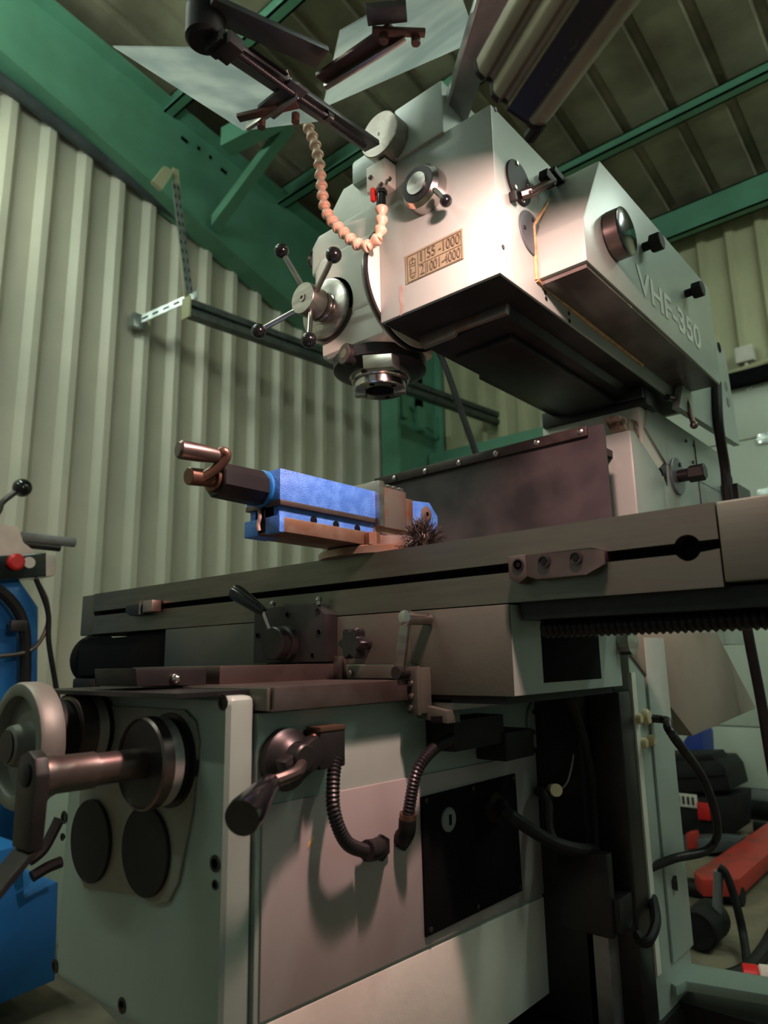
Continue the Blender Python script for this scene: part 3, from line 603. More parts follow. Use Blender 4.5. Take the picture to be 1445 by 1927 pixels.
# drive box with the model marking
XV = -.389
prof = [(.921,.574),(.921,.645),(1.006,.792),(1.573,.797),(1.573,.568)]
dbx = part('drive_box', M().prism([(XV,y,z) for y, z in prof], (RX1-XV,0,0), .003), 'paint')
text('model_marking', 'VHF-350', (XV+.0004,1.123,.606), Y, Z, .053, 'letter_white', dbx, width=.335, bold=.022, label='white VHF-350 lettering')
c = at(1150, 447, x=XV); rg = part('air_filter', M().lathe(c, X, [(0,.0385),(.024,.0385)], 44), 'black_steel')
part('rim', M().lathe(c+X*.003, X, [(0,.0395),(.021,.0395)], 44, cap=False), 'brown_steel', rg); part('cap', M().lathe(c+X*.024, X, [(0,.0395),(.002,.0395),(.003,.038)], 44), 'black_plastic', rg)
for px, py in ((1210,466),(1290,553)):
    c = at(px, py, x=XV); kb = part('cover_knob', M().lathe(c, X, [(0,.008),(.014,.008)], 16), 'black_rubber'); part('knob_head', M().cyl(c+X*.014, c+X*.034, .0165, n=8, ch=.002), 'black_rubber', kb)
s_ = [at(1037,372,x=RX1+.002), at(1004,425,x=RX1+.002), at(1007,470,x=RX1+.002), at(1010,527,x=RX1+.002), at(1110,610,x=RX1+.002), at(1209,687,x=RX1+.002)]
m = M()
for p, q in zip(s_, s_[1:]): m.tube([p, q], .0032, 8)
part('sealant_bead', m, 'sealant', dbx)
part('drive_box_underside', M().box(RX1+.004, XV-.004, .928, 1.566, .5665, .5745), 'underside_shade', dbx)  # added sheet: the shade below the box is in its dark colour
XR = -.45
rb = part('rear_cover', M().prism([at(px, py, x=XR) for px, py in ((1278,766),(1392,838),(1385,795),(1376,740),(1364,662),(1350,645),(1330,640),(1290,690))], (-.015,0,0)), 'paint')
for px, py in ((1366,727),(1370,757)):
    c = at(px, py, x=XR); part('cover_hole', M().cyl(c-X*.001, c+X*.001, .013), 'skirting', rb)
part('rear_tab', M().box(-.50, -.46, 1.90, 2.02, .36, .42), 'dark_steel', rb)
c = at(1353, 654, x=XR); part('cable_hole', M().cyl(c-X*.002, c+X*.001, .014), 'hollow_black', rb)
# clamp lever at the ram slide
a = at(1262, 752, x=-.468); b = at(1290, 754, x=-.455); e = at(1306, 800, x=-.44)
cl = part('clamp_lever', M().cyl(a-Y*.02, b, .007, n=14), 'brown_steel'); part('handle', M().tube([b, b.lerp(e,.5), e], lambda k, n: .0068-.002*k/n, 10, 3), 'brown_steel', cl); part('tip', M().sphere(e, .0085, 12), 'brown_steel', cl)
# top of ram: oiler block and steel drum
part('top_block', M().box(-.655, -.556, .805, .93, RZ1-.004, .912, .003).box(-.70,-.65,.80,.90,RZ1-.004,.87,.003), 'paint')
c = at(712, 252, y=.775); dm = part('steel_drum', M().cyl(c, c+Y*.05, .040, n=44, ch=.0015), 'turned'); part('drum_centre', M().lathe(c, -Y, [(0,.003),(.0006,.0025)], 12), 'brown_steel', dm)
c = at(806, 212, y=.85); part('filler_cap', M().lathe(c, V((.6,-.8,.05)), [(0,.016),(.012,.016),(.013,.018),(.026,.018),(.028,.016)], 20), 'black_rubber')
part('edge_plate', M().box(RX0-.006, RX0+.004, .812, .90, .785, .836, .004), 'paint', ram)

# ------------------------------------------------------------------ vertical head (left of the ram)
SX, SY = -.798, .92
hd = part('milling_head', M().prism([(-.875,.840,.600),(-.714,.840,.600),(-.714,.840,.742),(-.872,.840,.742),(-.892,.840,.722),(-.892,.840,.650)], (0,.155,0), .012, 3).prism([(SX-.078,SY-.078,.536),(SX+.080,SY-.078,.536),(SX+.080,SY+.066,.536),(SX-.078,SY+.066,.536)], (0,0,.12), .016, 3), 'cast_white')
part('shoulder_block', M().prism([(-.905,.845,.715),(-.725,.845,.715),(-.725,.845,.800),(-.885,.845,.800),(-.905,.845,.778)], (0,.13,0), .012, 3), 'cast_white', hd)
part('upper_housing', M().prism([(-.935,.93,.775),(-.725,.93,.775),(-.725,.93,.955),(-.900,.93,.955),(-.935,.93,.915)], (0,.13,0), .010, 3), 'cast_white', hd)
part('upper_cap', M().box(-.86, -.72, .915, 1.03, .93, .985, .008), 'paint', hd)
part('swivel_flange', M().cyl((-.716,.888,.632),(-.700,.888,.632),.107,n=56,ch=.002), 'cast_white', hd)
part('swivel_ring', M().cyl((-.711,.888,.632),(-.706,.888,.632),.1095,n=56,ch=.001), 'satin', hd)
part('flange_shadow_gap', M().cyl((-.7055,.888,.632),(-.7005,.888,.632),.1115,n=56), 'dark_steel', hd)  # dark ring drawn as the shadow gap behind the flange
col_ = part('nose_collar', M().lathe((SX,SY,.510), Z, [(0,.072),(.006,.085),(.026,.085),(.028,.081)], 48), 'black_steel')
part('collar_flat', M().prism([at(681,668,y=SY-.087),at(737,664,y=SY-.087),at(738,690,y=SY-.087),at(683,694,y=SY-.087)], (0,.02,0), .002), 'satin', col_)
part('collar_rim', M().lathe((SX,SY,.5355), Z, [(0,.078),(.004,.077)], 48), 'rust', col_)
c = at(735, 686, y=SY-.079); part('cap_screw', M().lathe(c, -Y, [(0,.005),(.001,.005),(.001,.003),(-.001,.003)], 14), 'chrome', col_)
part('bearing_ring', M().lathe((SX,SY,.494), Z, [(0,.0500),(.002,.0525),(.010,.0525),(.011,.056),(.018,.056)], 48), 'chrome', col_)
ns = part('spindle_nose', M().lathe((SX,SY,.479), Z, [(0,.0265),(.0,.0455),(.002,.047),(.018,.047)], 48, cap=False).lathe((SX,SY,.479), Z, [(0,.0265),(.03,.022)], 32, cap=False), 'chrome')
part('taper_bore', M().cyl((SX,SY,.482),(SX,SY,.51),.0262,.022,32), 'hollow_black', ns)
for s in (-1, 1):
    dv = V((math.cos(.55), math.sin(.55), 0))*s; part('drive_key', M().obox(V((SX,SY,.4775))+dv*.036, dv*.0105, V((-dv.y,dv.x,0))*.0075, (0,0,.0065), .001), 'satin', ns)
for q in (1.9, 3.3, 5.0, 6.2): part('nose_hole', M().cyl((SX+.035*math.cos(q),SY+.035*math.sin(q),.4785),(SX+.035*math.cos(q),SY+.035*math.sin(q),.485),.005,n=14), 'hollow_black', ns)
c = at(662, 668, y=.845); kk = part('knurled_knob', M().lathe(c+Y*.012, V((-.25,-1,-.02)), [(0,.008),(.008,.008),(.008,.0175),(.010,.0185),(.026,.0185),(.0275,.017)], 40), 'brown_steel')
m = M()
for i in range(36):
    q = 2*math.pi*i/36; dv = V((-.25,-1,-.02)).normalized(); a_ = (Z-dv*dv.z).normalized(); b_ = dv.cross(a_); m.obox(c+Y*.012+dv*.018+(a_*math.cos(q)+b_*math.sin(q))*.0186, dv*.007, (a_*math.cos(q)+b_*math.sin(q))*.0008, (-a_*math.sin(q)+b_*math.cos(q))*.0008)
part('knurling', m, 'dark_steel', kk)
part('knob_centre', M().lathe(c+Y*.012+V((-.25,-1,-.02)).normalized()*.0275, V((-.25,-1,-.02)), [(0,.009),(.001,.008)], 20), 'jaw', kk)
# quill feed hand lever cross
hx, hz_ = -.851, .627
qf = part('quill_feed', M().lathe((hx,.856,hz_), -Y, [(0,.062),(.012,.062),(.013,.0565),(.026,.0565),(.028,.052)], 52), 'satin')
part('graduated_dial', M().lathe((hx,.843,hz_), -Y, [(0,.0625),(.003,.0625)], 52), 'brown_steel', qf)
part('neck', M().lathe((hx,.829,hz_), -Y, [(0,.030),(.004,.030),(.005,.026),(.010,.026),(.011,.029),(.015,.029),(.016,.022),(.022,.022)], 36), 'chrome', qf)
part('hub', M().lathe((hx,.812,hz_), -Y, [(0,.027),(.002,.029),(.034,.029),(.036,.028)], 36), 'satin', qf)
part('hub_bolt', M().lathe((hx,.776,hz_), -Y, [(0,.008),(.002,.008),(.002,.004),(.0,.004)], 6), 'chrome', qf)
for px, py in ((530,472),(628,480),(487,623),(581,640)):
    e = at(px, py, y=.75); dv = (e-V((hx,.795,hz_))).normalized()
    hn = part('spoke', M().cyl(V((hx,.797,hz_))+dv*.02, e, .0048, n=14), 'chrome', qf); part('ball_knob', M().sphere(e, .0135), 'black_plastic', qf)
c = at(600, 490, y=.86); part('quill_lock', M().lathe(c+Y*.02, -Y, [(0,.012),(.018,.012),(.019,.020),(.032,.020),(.034,.016),(.031,.014)], 30), 'black_steel', hd)
c = at(462+150, 530, y=.85)
# coolant valve block and articulated hose
vb = root('coolant_hose', at(720,330,y=RY-.01), 'pale pink jointed coolant hose with a red lever valve and a thin brown nozzle', 'hose')
c = at(718, 345, y=RY-.012)
obj('valve_block', M().box(c.x-.020, c.x+.022, RY-.028, RY, c.z-.018, c.z+.030, .002), 'cast_white', vb)
for px, py in ((733,337),(717,347),(697,334)):
    q = at(px, py, y=RY-.029); obj('screw', M().lathe(q+Y*.001, -Y, [(0,.004),(.003,.0038),(.004,.002)], 10), 'brown_steel', vb)
v0 = at(717, 358, y=RY-.03); v1 = at(717, 392, y=RY-.03)
obj('valve_body', M().cyl(v0, v1, .0078, n=16).lathe(v0-Z*.008, Z, [(0,.010),(.007,.010)], 6), 'black_plastic', vb)
q = at(702, 367, y=RY-.036); obj('valve_lever', M().obox(q, (.0035,0,0), (0,.004,0), (0,0,.012), .002), 'red', vb)
obj('valve_stem', M().cyl(v1+Z*.004, v1-Z*.004, .006, n=12), 'chrome', vb)
hp = [(718,392,.781),(718,420,.779),(714,443,.776),(703,458,.772),(686,464,.768),(668,457,.764),(650,441,.760),(632,424,.757),(617,405,.754),(609,383,.752),(606,358,.75),(603,334,.748),(601,310,.745),(597,287,.742),(590,264,.739),(580,240,.735),(569,212,.731)]
P = resample(smooth([at(a, b, y=c) for a, b, c in hp], 12), .0195)
for p, q in zip(P, P[1:]):
    dv = (q-p).normalized(); L = .0195
    obj('hose_joint', M().lathe(q-dv*L*1.05, dv, [(0,.0092),(L*.06,.0102),(L*.16,.0106),(L*.30,.0100),(L*.58,.0070),(L*.70,.0058),(L*.80,.0060),(L*.92,.0074),(L*1.05,.0078)], 16), 'hose_pink', vb)
e0, e1 = P[-1], at(543, 134, y=.722)
obj('nozzle_ferrule', M().cyl(e0-(e1-e0).normalized()*.004, e0+(e1-e0).normalized()*.010, .0078, .006, 14), 'hose_pink', vb)
obj('nozzle', M().cyl(e0, e1, .0052, .0042, 14), 'pipe_brown', vb)

# ------------------------------------------------------------------ machine vice on the table
vs_ = root('machine_vise', (-.76, .84, TZ1), 'blue painted machine vise with crank handle standing on the milling table', 'vise')
vx0, vx1 = -.800, -.725
obj('swivel_base', M().lathe((-.765,.888,TZ1), Z, [(0,.112),(.011,.112),(.013,.110)], 56), 'rust_steel', vs_)
obj('graduated_ring', M().lathe((-.765,.888,TZ1+.013), Z, [(0,.080),(.018,.080),(.019,.078)], 48), 'jaw', vs_)
for sx, yy in ((-.715,.80),(-.835,.83)):
    o = obj('clamp_bolt', M().cyl((sx,yy,TZ1+.012),(sx,yy,TZ1+.032),.0115,n=6,ch=.001), 'rust_steel', vs_)
obj('bed', M().box(vx0, vx1, .624, .98, .173, .194, .002), 'rust_steel', vs_)
bd = obj('bed_front', M().box(vx0-.001, vx0+.030, .621, .66, .172, .196, .002).box(vx1-.030, vx1+.001, .621, .630, .172, .196, .002), 'vise_blue', vs_)
wl = obj('bed_wall', M().box(vx1-.018, vx1-.006, .626, .975, .192, .214, .001), 'vise_blue', vs_)
obj('bed_wall', M().box(vx0+.006, vx0+.018, .626, .975, .192, .214, .001), 'vise_blue', vs_)
for px, py in ((590,979),(632,988),(672,995)):
    c = at(px, py, x=vx1-.006); obj('drain_hole', M().cyl(c-X*.002, c+X*.0008, .0062, n=20), 'hollow_black', wl)
mj = obj('moving_jaw', M().prism([(vx0+.002,.622,.217),(vx1,.622,.217),(vx1,.622,.262),(vx0+.002,.622,.262)], (0,.198,0), .002), 'vise_blue', vs_)
obj('slide_plate', M().box(vx0, vx1+.001, .622, .818, .210, .2175, .001), 'brown_steel', vs_)
jp = obj('jaw_plate', M().box(vx0-.01, vx1+.008, .820, .832, .206, .279, .001), 'satin', vs_)
jb_ = obj('jaw_block', M().box(vx0-.006, vx1+.003, .832, .893, .206, .272, .0015), 'jaw', vs_)
for k in range(4): obj('serration', M().box(vx0-.004, vx1+.002, .834+.015*k, .843+.015*k, .271, .278, .001), 'satin', vs_)
obj('slide_bar', M().box(vx0+.01, vx1-.004, .82, .97, .196, .208, .001), 'rust_steel', vs_)
obj('fixed_plate', M().box(vx0-.004, vx1+.002, .894, .912, .205, .262, .001), 'jaw', vs_)
fj = obj('fixed_jaw', M().prism([(vx1,.914,.204),(vx1,.985,.214),(vx1,.985,.244),(vx1,.962,.266),(vx1,.914,.262)], (vx0-vx1,0,0), .003), 'vise_blue', vs_)
c = V((vx1,.950,.243)); obj('pivot_disc', M().lathe(c, X, [(0,.0135),(.002,.0135),(.003,.011)], 24), 'rust_steel', vs_); obj('pivot_hole', M().cyl(c+X*.002, c+X*.0035, .004, n=12), 'hollow_black', vs_)
hxx, hzz = -.7625, .2375
obj('screw_collar', M().lathe((hxx,.624,hzz), -Y, [(0,.027),(.006,.027),(.008,.024)], 32), 'other_blue', vs_)
obj('hex_sleeve', M().cyl((hxx,.617,hzz),(hxx,.541,hzz),.0255,.0245,8,ch=.002,phase=.5), 'black_steel', vs_)
obj('screw_gap', M().box(vx0+.031, vx1-.031, .6205, .63, .176, .215), 'hollow_black', vs_)
obj('copper_shim', M().tube([(vx0+.033,.6195,.212),(vx0+.036,.6195,.198),(vx0+.033,.619,.188),(vx0+.035,.6195,.178)], .003, 8, 4), 'rust', vs_)
ch_ = obj('crank_collar', M().lathe((hxx,.542,hzz), -Y, [(0,.017),(.006,.017),(.007,.012),(.012,.012)], 24), 'pipe_brown', vs_)
a = at(354, 896, x=hxx); obj('crank_rod', M().cyl((hxx,.535,hzz), a, .0115, .0115, 20, ch=.001), 'pipe_brown', vs_)
b = at(374, 902, x=hxx+.002); k1 = at(404, 884, x=hxx+.016); k2 = at(425, 860, x=hxx+.028); k3 = at(400, 850, x=hxx+.022)
g0, g1 = at(410, 858, x=hxx+.022), at(334, 845, x=hxx+.012)
obj('crank_arm', M().tube([b, k1, k2, at(420,850,x=hxx+.028), g0], .0072, 12, 6), 'pipe_brown', vs_)
dd = g1-g0; L = dd.length; obj('crank_grip', M().lathe(g0, dd, [(0,.009),(L*.12,.0102),(L*.5,.0118),(L*.93,.0122),(L,.0095)], 24), 'brown_steel', vs_)
# wire swarf
sb = at(795, 1000, y=.835); m = M()
for i in range(420):
    th, ph = random.uniform(0, 2*math.pi), random.uniform(0, math.pi*.62); rr = .028*random.uniform(.75,1.1)
    d0 = V((math.sin(ph)*math.cos(th), math.sin(ph)*math.sin(th), math.cos(ph)))
    p0 = V((sb.x,sb.y,TZ1+.012))+d0*.008; p1 = p0+d0*rr*.6+V([random.uniform(-.004,.004) for _ in range(3)]); p2 = p0+d0*rr+V([random.uniform(-.007,.007) for _ in range(3)])
    for q in (p1, p2): q.z = max(q.z, TZ1+.0005)
    m.tube([p0, p1, p2], .0006, 3)
m.sphere((sb.x,sb.y,TZ1+.016), .016, 12)
obj('swarf_ball', m, 'swarf', label='dark fuzzy ball of steel wire swarf beside the vise base', cat='swarf')

# ------------------------------------------------------------------ shield arm and shields over the head
sa = root('shield_arm', at(690,270,z=.81), 'dark steel folding arm carrying clamps above the milling head', 'bracket arm')
def bar(name, p, q, w, h, mt, par=sa, b=.001):
    d_ = (q-p).normalized(); s = d_.cross(Z).normalized(); u_ = s.cross(d_)
    return obj(name, M().obox((p+q)/2, (q-p)/2, s*w, u_*h, b), mt, par)
bar('lower_bar', at(402,72,z=.755), at(700,275,z=.822), .015, .004, 'arm')
bar('upper_bar', at(392,12,z=.785), at(607,108,z=.80), .017, .004, 'arm')
bar('slot', at(470,90,z=.7525), at(540,141,z=.768), .003, .001, 'hollow_black')
obj('pivot', M().cyl(at(388,16,z=.80), at(388,16,z=.80)-Z*.05, .024, n=28, ch=.004), 'black_rubber', sa)
bar('knuckle', at(396,96,z=.742), at(428,70,z=.742), .009, .008, 'black_rubber', b=.002); bar('knuckle', at(414,104,z=.738), at(446,76,z=.738), .011, .009, 'black_rubber', b=.002)
obj('conduit', M().ribtube([at(445,98,z=.745), at(540,168,z=.768), at(610,217,z=.785), at(688,275,z=.805)], .0052, .0038), 'black_steel', sa)
obj('conduit_clip', M().cyl(at(612,216,z=.785), at(622,223,z=.787), .0072, n=14), 'dark_steel', sa)
bar('cross_bracket', at(604,150,z=.775), at(742,55,z=.775), .011, .003, 'arm_brown'); bar('cross_edge', at(612,160,z=.770), at(762,68,z=.770), .004, .006, 'satin')
bar('bracket_end', at(690,28,z=.78), at(765,20,z=.78), .012, .005, 'arm')
bar('clamp_arm', at(500,212,z=.775), at(565,160,z=.772), .015, .003, 'arm'); bar('clamp_edge', at(465,240,z=.770), at(560,178,z=.768), .003, .005, 'satin')
bar('clamp_jaw', at(448,222,z=.768), at(560,196,z=.768), .006, .003, 'arm_brown')
for px, py in ((492,226),(556,215)): obj('wing_screw', M().cyl(at(px,py,z=.772), at(px,py,z=.772)-Z*.013, .006, n=10), 'arm_brown', sa)
bar('clamp_jaw', at(700,58,z=.77), at(800,62,z=.77), .005, .003, 'arm_brown')
for px, py in ((722,62),(782,66)): obj('wing_screw', M().cyl(at(px,py,z=.772), at(px,py,z=.772)-Z*.013, .006, n=10), 'arm_brown', sa)
def plate(pts, label):
    q = [at(a, b, z=c) for a, b, c in pts]; n = (q[1]-q[0]).cross(q[3]-q[0]).normalized(); n = n if n.z > 0 else -n
    for i in range(4, len(q)): q[i] -= n*(q[i]-q[0]).dot(n)
    q[2] = q[2]*((q[0].dot(n))/(q[2].dot(n)))
    obj('splash_shield', M().prism(q, n*.002), 'shield', label=label, cat='splash shield', group='splash shields')
plate([(212,88,.94),(415,92,.80),(628,225,.80),(458,246,.94)], 'scratched frosted clear splash shield left of the dark folding arm')
plate([(608,203,.88),(898,76,.98),(850,-60,.88),(640,60,.78)], 'scratched frosted clear splash shield right of the dark folding arm')
# strap that carries the lamp
a, b = at(852,235,y=.86), at(935,-30,y=.72)
st = root('lamp_strap', a, 'flat grey steel strap rising from the ram top to the work lamp', 'strap')
d_ = (b-a).normalized(); s = V((.85,.5,0)).normalized(); s = (s-d_*s.dot(d_)).normalized(); n_ = d_.cross(s)
obj('flat_bar', M().obox((a+b)/2, (b-a)*.62, s*.021, n_*.0025, .0008), 'strap', st); obj('edge', M().obox((a+b)/2-s*.021, (b-a)*.62, s*.0025, n_*.009, .0008), 'galv', st)

# ------------------------------------------------------------------ work lamp
c0, c1 = at(970,165,d=.70), at(1077,0,d=.60)
A_ = (c1-c0).normalized(); Wd = at(1035,215,d=.70)-at(905,115,d=.70); Wd = (Wd-A_*Wd.dot(A_)).normalized(); Nn = A_.cross(Wd).normalized()
if Nn.dot(c0) > 0: Nn = -Nn                                    # Nn faces the photographer's side
lp = root('work_lamp', c0, 'ribbed aluminium machine work lamp with a navy stripe hung above the ram', 'lamp')
hw_ = .0455; Ln = .30
pr = [(-1,-.2),(-1,.35),(-.86,.55),(-.80,.62),(-.62,.62),(-.56,.45),(-.48,.45),(-.30,.80),(-.24,.86),(-.08,.86),(-.02,.66),(.06,.66),(.16,.82),(.20,.78),(.66,.62),(.70,.66),(.80,.66),(.92,.50),(1,.3),(1,-.2),(.7,-.5),(-.7,-.5)]
obj('housing', M().prism([c0+Wd*(u*hw_)+Nn*(v*hw_*.6) for u, v in pr], A_*Ln), 'lamp_alu', lp)
navy = [(.19,.80),(.42,.73),(.66,.645),(.655,.615),(.42,.70),(.18,.77)]
obj('stripe', M().prism([c0+Wd*(u*hw_)+Nn*(v*hw_*.6+.002) for u, v in navy], A_*Ln), 'lamp_navy', lp)
obj('end_cap', M().prism([c0-A_*.006+Wd*(u*hw_*1.02)+Nn*(v*hw_*.61) for u, v in pr], A_*.006), 'black_rubber', lp)
kk = c0+Wd*hw_*.9+Nn*.01; obj('end_screw', M().cyl(kk-A_*.022, kk, .007, n=10), 'black_rubber', lp)
tx = c0+Wd*hw_*.60+Nn*(.655*hw_*.6+.0024)+A_*.03
text('stripe_lettering', 'VAMC', tx, A_, (-Wd).normalized(), .018, 'lamp_mark', lp, width=.07)
# lamp head: unseen emitter, hood and neck added behind the housing
aim = (LAMP_AIM-LAMP_POS).normalized(); sx_ = A_-aim*A_.dot(aim); sx_.normalize(); sy_ = aim.cross(sx_)
obj('lens', M().obox(LAMP_POS, sx_*.05, sy_*.02, aim*.002), 'lamp_lens', lp)
obj('lens_hood', M().obox(LAMP_POS-aim*.016, sx_*.055, sy_*.024, aim*.012, .002), 'lamp_alu', lp)
obj('neck', M().cyl(c0+A_*.05-Nn*.02, LAMP_POS-aim*.02, .012), 'lamp_alu', lp)
ld = bpy.data.lights.new('lamp_light', 'AREA'); ld.shape = 'RECTANGLE'; ld.size = .095; ld.size_y = .036; ld.energy = LAMP_W; ld.color = (1, .59, .55); ld.spread = math.radians(172)
lo_ = bpy.data.objects.new('lamp_light', ld); COL.objects.link(lo_); p = LAMP_POS+aim*.004-ORG[lp]
lo_.matrix_world = Matrix(((sx_.x,sy_.x,-aim.x,p.x),(sx_.y,sy_.y,-aim.y,p.y),(sx_.z,sy_.z,-aim.z,p.z),(0,0,0,1))); lo_.parent = lp

# ------------------------------------------------------------------ neighbours and clutter
bm_ = root('pedestal_machine', (-2.5,.8,FL), 'blue neighbouring machine with cream control head, red stop button and ball lever', 'machine')
x = -2.5
obj('body', M().prism([(x-.02,.25,FL),(x-.02,.25,.30),(x-.02,1.0,.306),(x-.02,1.082,.20),(x-.02,1.106,-.15),(x-.02,1.12,FL)], (-.35,0,0), .02), 'other_blue', bm_)
lb = [(-80,1615),(0,1600),(42,1588),(46,1690),(104,1660),(110,1660),(104,1845),(-80,1925)]
obj('lower_body', M().prism([at(a, b, x=-1.95) for a, b in lb], (-.4,0,0), .006), 'other_blue', bm_)
obj('control_head', M().prism([at(-80,975,x=x),at(0,985,x=x),at(36,990,x=x),at(45,1020,x=x),at(66,1036,x=x),at(66,1052,x=x),at(-80,1060,x=x)], (-.2,0,0), .008), 'other_cream', bm_)
cp_ = obj('control_panel', M().prism([at(-80,1050,x=x+.03),at(88,1040,x=x+.03),at(90,1085,x=x+.03),at(-80,1098,x=x+.03)], (-.15,0,0), .004), 'black_plastic', bm_)
obj('panel_end', M().prism([at(86,1040,x=x+.032),at(106,1044,x=x+.032),at(108,1062,x=x+.032),at(104,1084,x=x+.032),at(86,1086,x=x+.032)], (-.15,0,0), .008), 'other_cream', bm_)
c = at(28,1058,x=x+.03); obj('stop_button', M().lathe(c, X, [(0,.0275),(.015,.0275),(.021,.02)], 24), 'red', bm_)
c = at(54,1059,x=x+.03); obj('start_button', M().lathe(c, X, [(0,.019),(.008,.019)], 20), 'white_plastic', bm_)
obj('guide_bar', M().cyl(at(40,1010,x=x-.05), at(140,1021,x=x-.05), .0175, n=16), 'skirting', bm_); obj('guide_bar', M().cyl(at(45,1024,x=x-.06), at(112,1031,x=x-.06), .014, n=16), 'dark_steel', bm_)
obj('feed_lever', M().tube([at(-40,1010,x=x), at(-4,965,x=x), at(5,945,x=x), at(35,922,x=x)], .0095, 10, 6), 'dark_steel', bm_); obj('ball_knob', M().sphere(at(42,918,x=x), .032), 'black_plastic', bm_)
obj('cable', M().tube([at(66,1088,x=x+.02), at(88,1130,x=x+.02), at(88,1180,x=x+.02), at(60,1222,x=x+.03), at(0,1235,x=x+.03), at(-60,1235,x=x+.03)], .007, 8, 8), 'brown_steel', bm_)
obj('cable', M().tube([at(68,1090,x=x+.03), at(90,1150,x=x+.03), at(92,1210,x=x+.03), at(108,1310,x=x+.03), at(120,1420,x=x+.03)], .009, 8, 8), 'black_rubber', bm_)
obj('hose', M().tube([at(-30,1090,x=x+.02), at(20,1130,x=x+.02), at(44,1175,x=x+.02), at(48,1240,x=x+.02), at(45,1330,x=x+.02)], .019, 10, 8), 'black_rubber', bm_)
obj('hose_clip', M().obox(at(34,1178,x=x+.03), (.012,0,0), (0,.026,0), (0,0,.018), .003), 'dark_steel', bm_)
wc = [(58,1482),(140,1470),(140,1640),(58,1660)]
obj('white_carton', M().prism([at(a, b, x=-2.37) for a, b in wc[:2]]+[V((-2.37,at(140,1600,x=-2.37).y,FL)), V((-2.37,at(58,1600,x=-2.37).y,FL))], (-.10,0,0), .004), 'door_white', label='pale carton box standing on the floor behind the handwheel', cat='box')
for k, pts in enumerate((((55,1620),(80,1600),(100,1565),(112,1540)),((60,1650),(90,1632),(115,1622)))):
    obj('floor_cable', M().tube([at(a, b, x=-1.85) for a, b in pts], .014, 8, 6), 'black_rubber', label=('thick black cable curving up' if k == 0 else 'thick black cable lying low')+' beside the knee behind the handwheel', cat='cable')
obj('floor_plate', M().box(-2.2,-1.1,.40,.75,FL,FL+.02,.004), 'strap', label='grey steel floor plate beside the blue machine', cat='plate')
# tool box
ty = 3.62; tb_ = root('tool_box', (-1.25,ty,FL), 'black plastic tool box with red latch standing by the back wall', 'tool box')
def tp(px, py): return at(px, py, y=ty)
p0, p1 = tp(1180,1490), tp(1384,1490)
obj('body', M().prism([tp(1180,1505),tp(1384,1498),tp(1382,1570),tp(1180,1580)], (0,.28,0), .012), 'black_rubber', tb_)
obj('lid', M().prism([tp(1180,1440),tp(1280,1428),tp(1352,1430),tp(1366,1448),tp(1376,1488),tp(1180,1498)], (0,.30,0), .012), 'black_rubber', tb_)
obj('handle', M().prism([tp(1240,1420),tp(1338,1418),tp(1346,1432),tp(1240,1436)], (0,.2,0), .006), 'black_rubber', tb_)
c = tp(1326,1526); obj('latch', M().box(c.x-.028, c.x+.028, ty-.02, ty, c.z-.038, c.z+.038, .006), 'red', tb_)
c = tp(1292,1506); obj('label_plate', M().box(c.x-.05, c.x+.05, ty-.006, ty, c.z-.03, c.z+.03, .002), 'white_plastic', tb_)
for k in range(4): obj('label_bar', M().box(c.x-.04+.022*k, c.x-.03+.022*k, ty-.008, ty-.005, c.z-.018, c.z+.018), 'black_rubber', tb_)
obj('rib', M().prism([tp(1180,1462),tp(1360,1452),tp(1362,1458),tp(1180,1470)], (0,-.01,0)), 'black_rubber', tb_)
obj('blue_bag', M().prism([at(1262,1440,y=3.95),at(1285,1395,y=3.95),at(1300,1372,y=3.95),at(1320,1375,y=3.95),at(1324,1440,y=3.95)], (0,.2,0), .02, 3), 'blue_bag', label='dark blue bag behind the black tool box', cat='bag')
m = M().box(-1.40,-1.20,3.25,3.6,FL,FL+.13,.02)
pm = root('power_tool', (-1.25,3.3,FL), 'dark grey power tool lying on the floor below the tool box', 'tool')
obj('body', M().prism([at(1240,1580,y=3.35),at(1350,1578,y=3.35),at(1390,1582,y=3.35),at(1388,1600,y=3.35),at(1320,1610,y=3.35),at(1300,1640,y=3.35),at(1240,1640,y=3.35)], (0,.12,0), .012), 'gutter', pm)
obj('handle', M().prism([at(1290,1568,y=3.34),at(1306,1566,y=3.34),at(1312,1596,y=3.34),at(1292,1600,y=3.34)], (0,.06,0), .006), 'jack_red', pm)
# red floor jack
jk = root('floor_jack', (-1.0,3.2,FL), 'red painted steel jack beam lying on the floor behind the column', 'jack')
jp_ = [at(1305,1640,z=FL+.09), at(1320,1655,z=FL+.09), at(1390,1655,z=FL+.09), at(1470,1585,z=FL+.09), at(1470,1530,z=FL+.09), at(1330,1625,z=FL+.09)]
obj('beam', M().prism([V((p.x,p.y,FL+.035)) for p in jp_], (0,0,.055), .004), 'jack_red', jk)
obj('wheel', M().cyl((jp_[1].x-.1,jp_[1].y+.1,FL+.03),(jp_[1].x+.1,jp_[1].y+.1,FL+.03),.03,n=16), 'black_rubber', jk)
obj('wheel', M().cyl((jp_[4].x-.1,jp_[4].y-.1,FL+.03),(jp_[4].x+.1,jp_[4].y-.1,FL+.03),.03,n=16), 'black_rubber', jk)
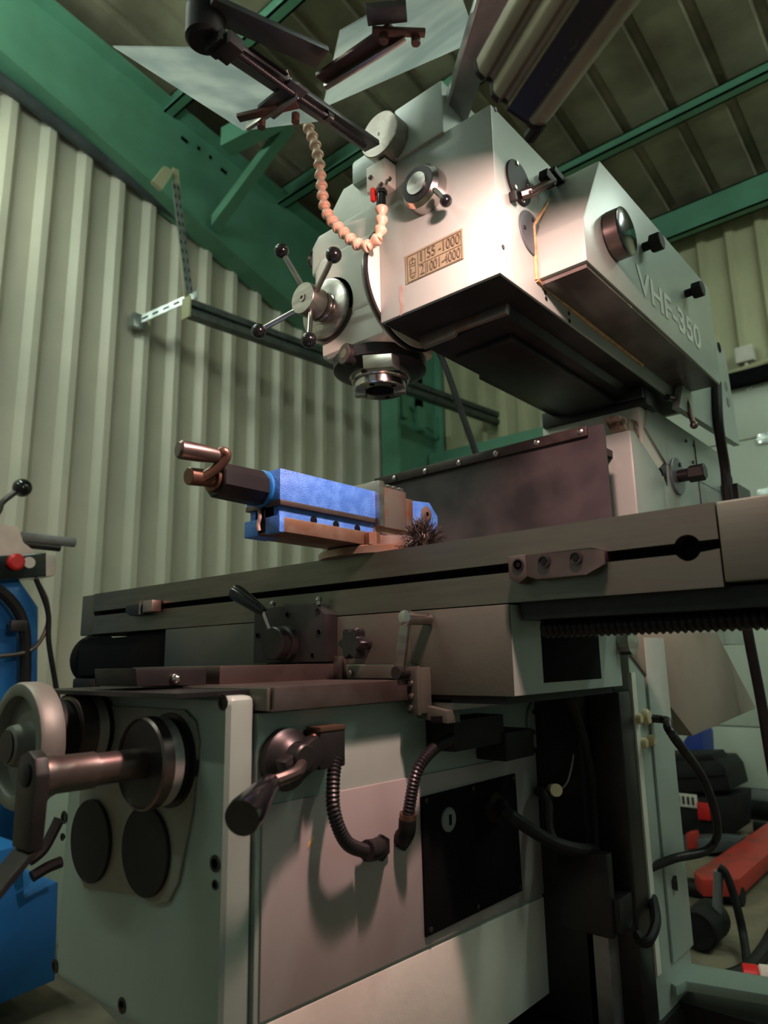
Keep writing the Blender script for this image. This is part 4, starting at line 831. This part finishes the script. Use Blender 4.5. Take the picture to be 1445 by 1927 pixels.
# coolant pump with pipe and hoses
pu = root('coolant_pump', at(1330,1775,z=FL), 'small black coolant pump with upright pipe beside the machine base', 'pump')
q = at(1330,1735,z=FL+.06)
obj('motor', M().cyl(q-Y*.09, q+Y*.05, .055, n=24, ch=.006), 'black_rubber', pu); obj('pipe', M().cyl(at(1349,1735,y=q.y), at(1352,1640,y=q.y), .014, n=14), 'skirting', pu); obj('outlet', M().cyl(at(1352,1742,y=q.y), at(1366,1746,y=q.y), .022, n=14), 'black_rubber', pu)
obj('hose', M().tube([at(1353,1632,y=q.y), at(1366,1645,y=q.y), at(1385,1700,y=q.y), at(1400,1770,y=q.y-.02), at(1404,1836,z=FL+.012), at(1370,1842,z=FL+.012)], .012, 10, 8), 'black_rubber', pu)
obj('floor_hose', M().tube([at(1340,1850,z=FL+.016), at(1400,1828,z=FL+.016), at(1438,1790,z=FL+.02), at(1475,1720,z=FL+.04)], .02, 10, 8), 'black_rubber', label='thick black hose lying on the floor at the right', cat='hose')
q = at(1428,1836,z=FL+.05); pg = root('plug', (q.x,q.y,FL), 'red and white power plug on the floor by the base foot', 'plug')
obj('shell', M().cyl(q, q+X*.05+Y*.02, .026, n=20, ch=.004), 'white_plastic', pg); obj('ring', M().cyl(q-X*.035-Y*.012, q, .024, n=20, ch=.003), 'red', pg)
obj('black_pipe', M().cyl((-2.2,YW-.22,FL+.05),(2.4,YW-.22,FL+.05),.045,n=16), 'black_rubber', label='black pipe lying on the floor along the back wall', cat='pipe')
obj('hanging_cable', M().tube([at(815,640,y=1.7), at(838,690,y=1.7), at(868,775,y=1.7), at(896,855,y=1.7), at(905,900,y=1.7)], .010, 8, 6), 'black_rubber', label='black cable slanting down behind the milling head', cat='cable')
obj('cable_bundle', M().tube([at(1008,816,x=-2.58), at(1060,838,x=-2.45), at(1090,865,x=-2.4), at(1100,950,x=-2.4)], .035, 8, 6), 'rail', label='grey conduit bending down at the far end of the track rail', cat='conduit')

# ------------------------------------------------------------------ put the floor at height zero
for o in COL.objects:
    if o.parent is None: o.location.z += H
bpy.context.view_layer.update()
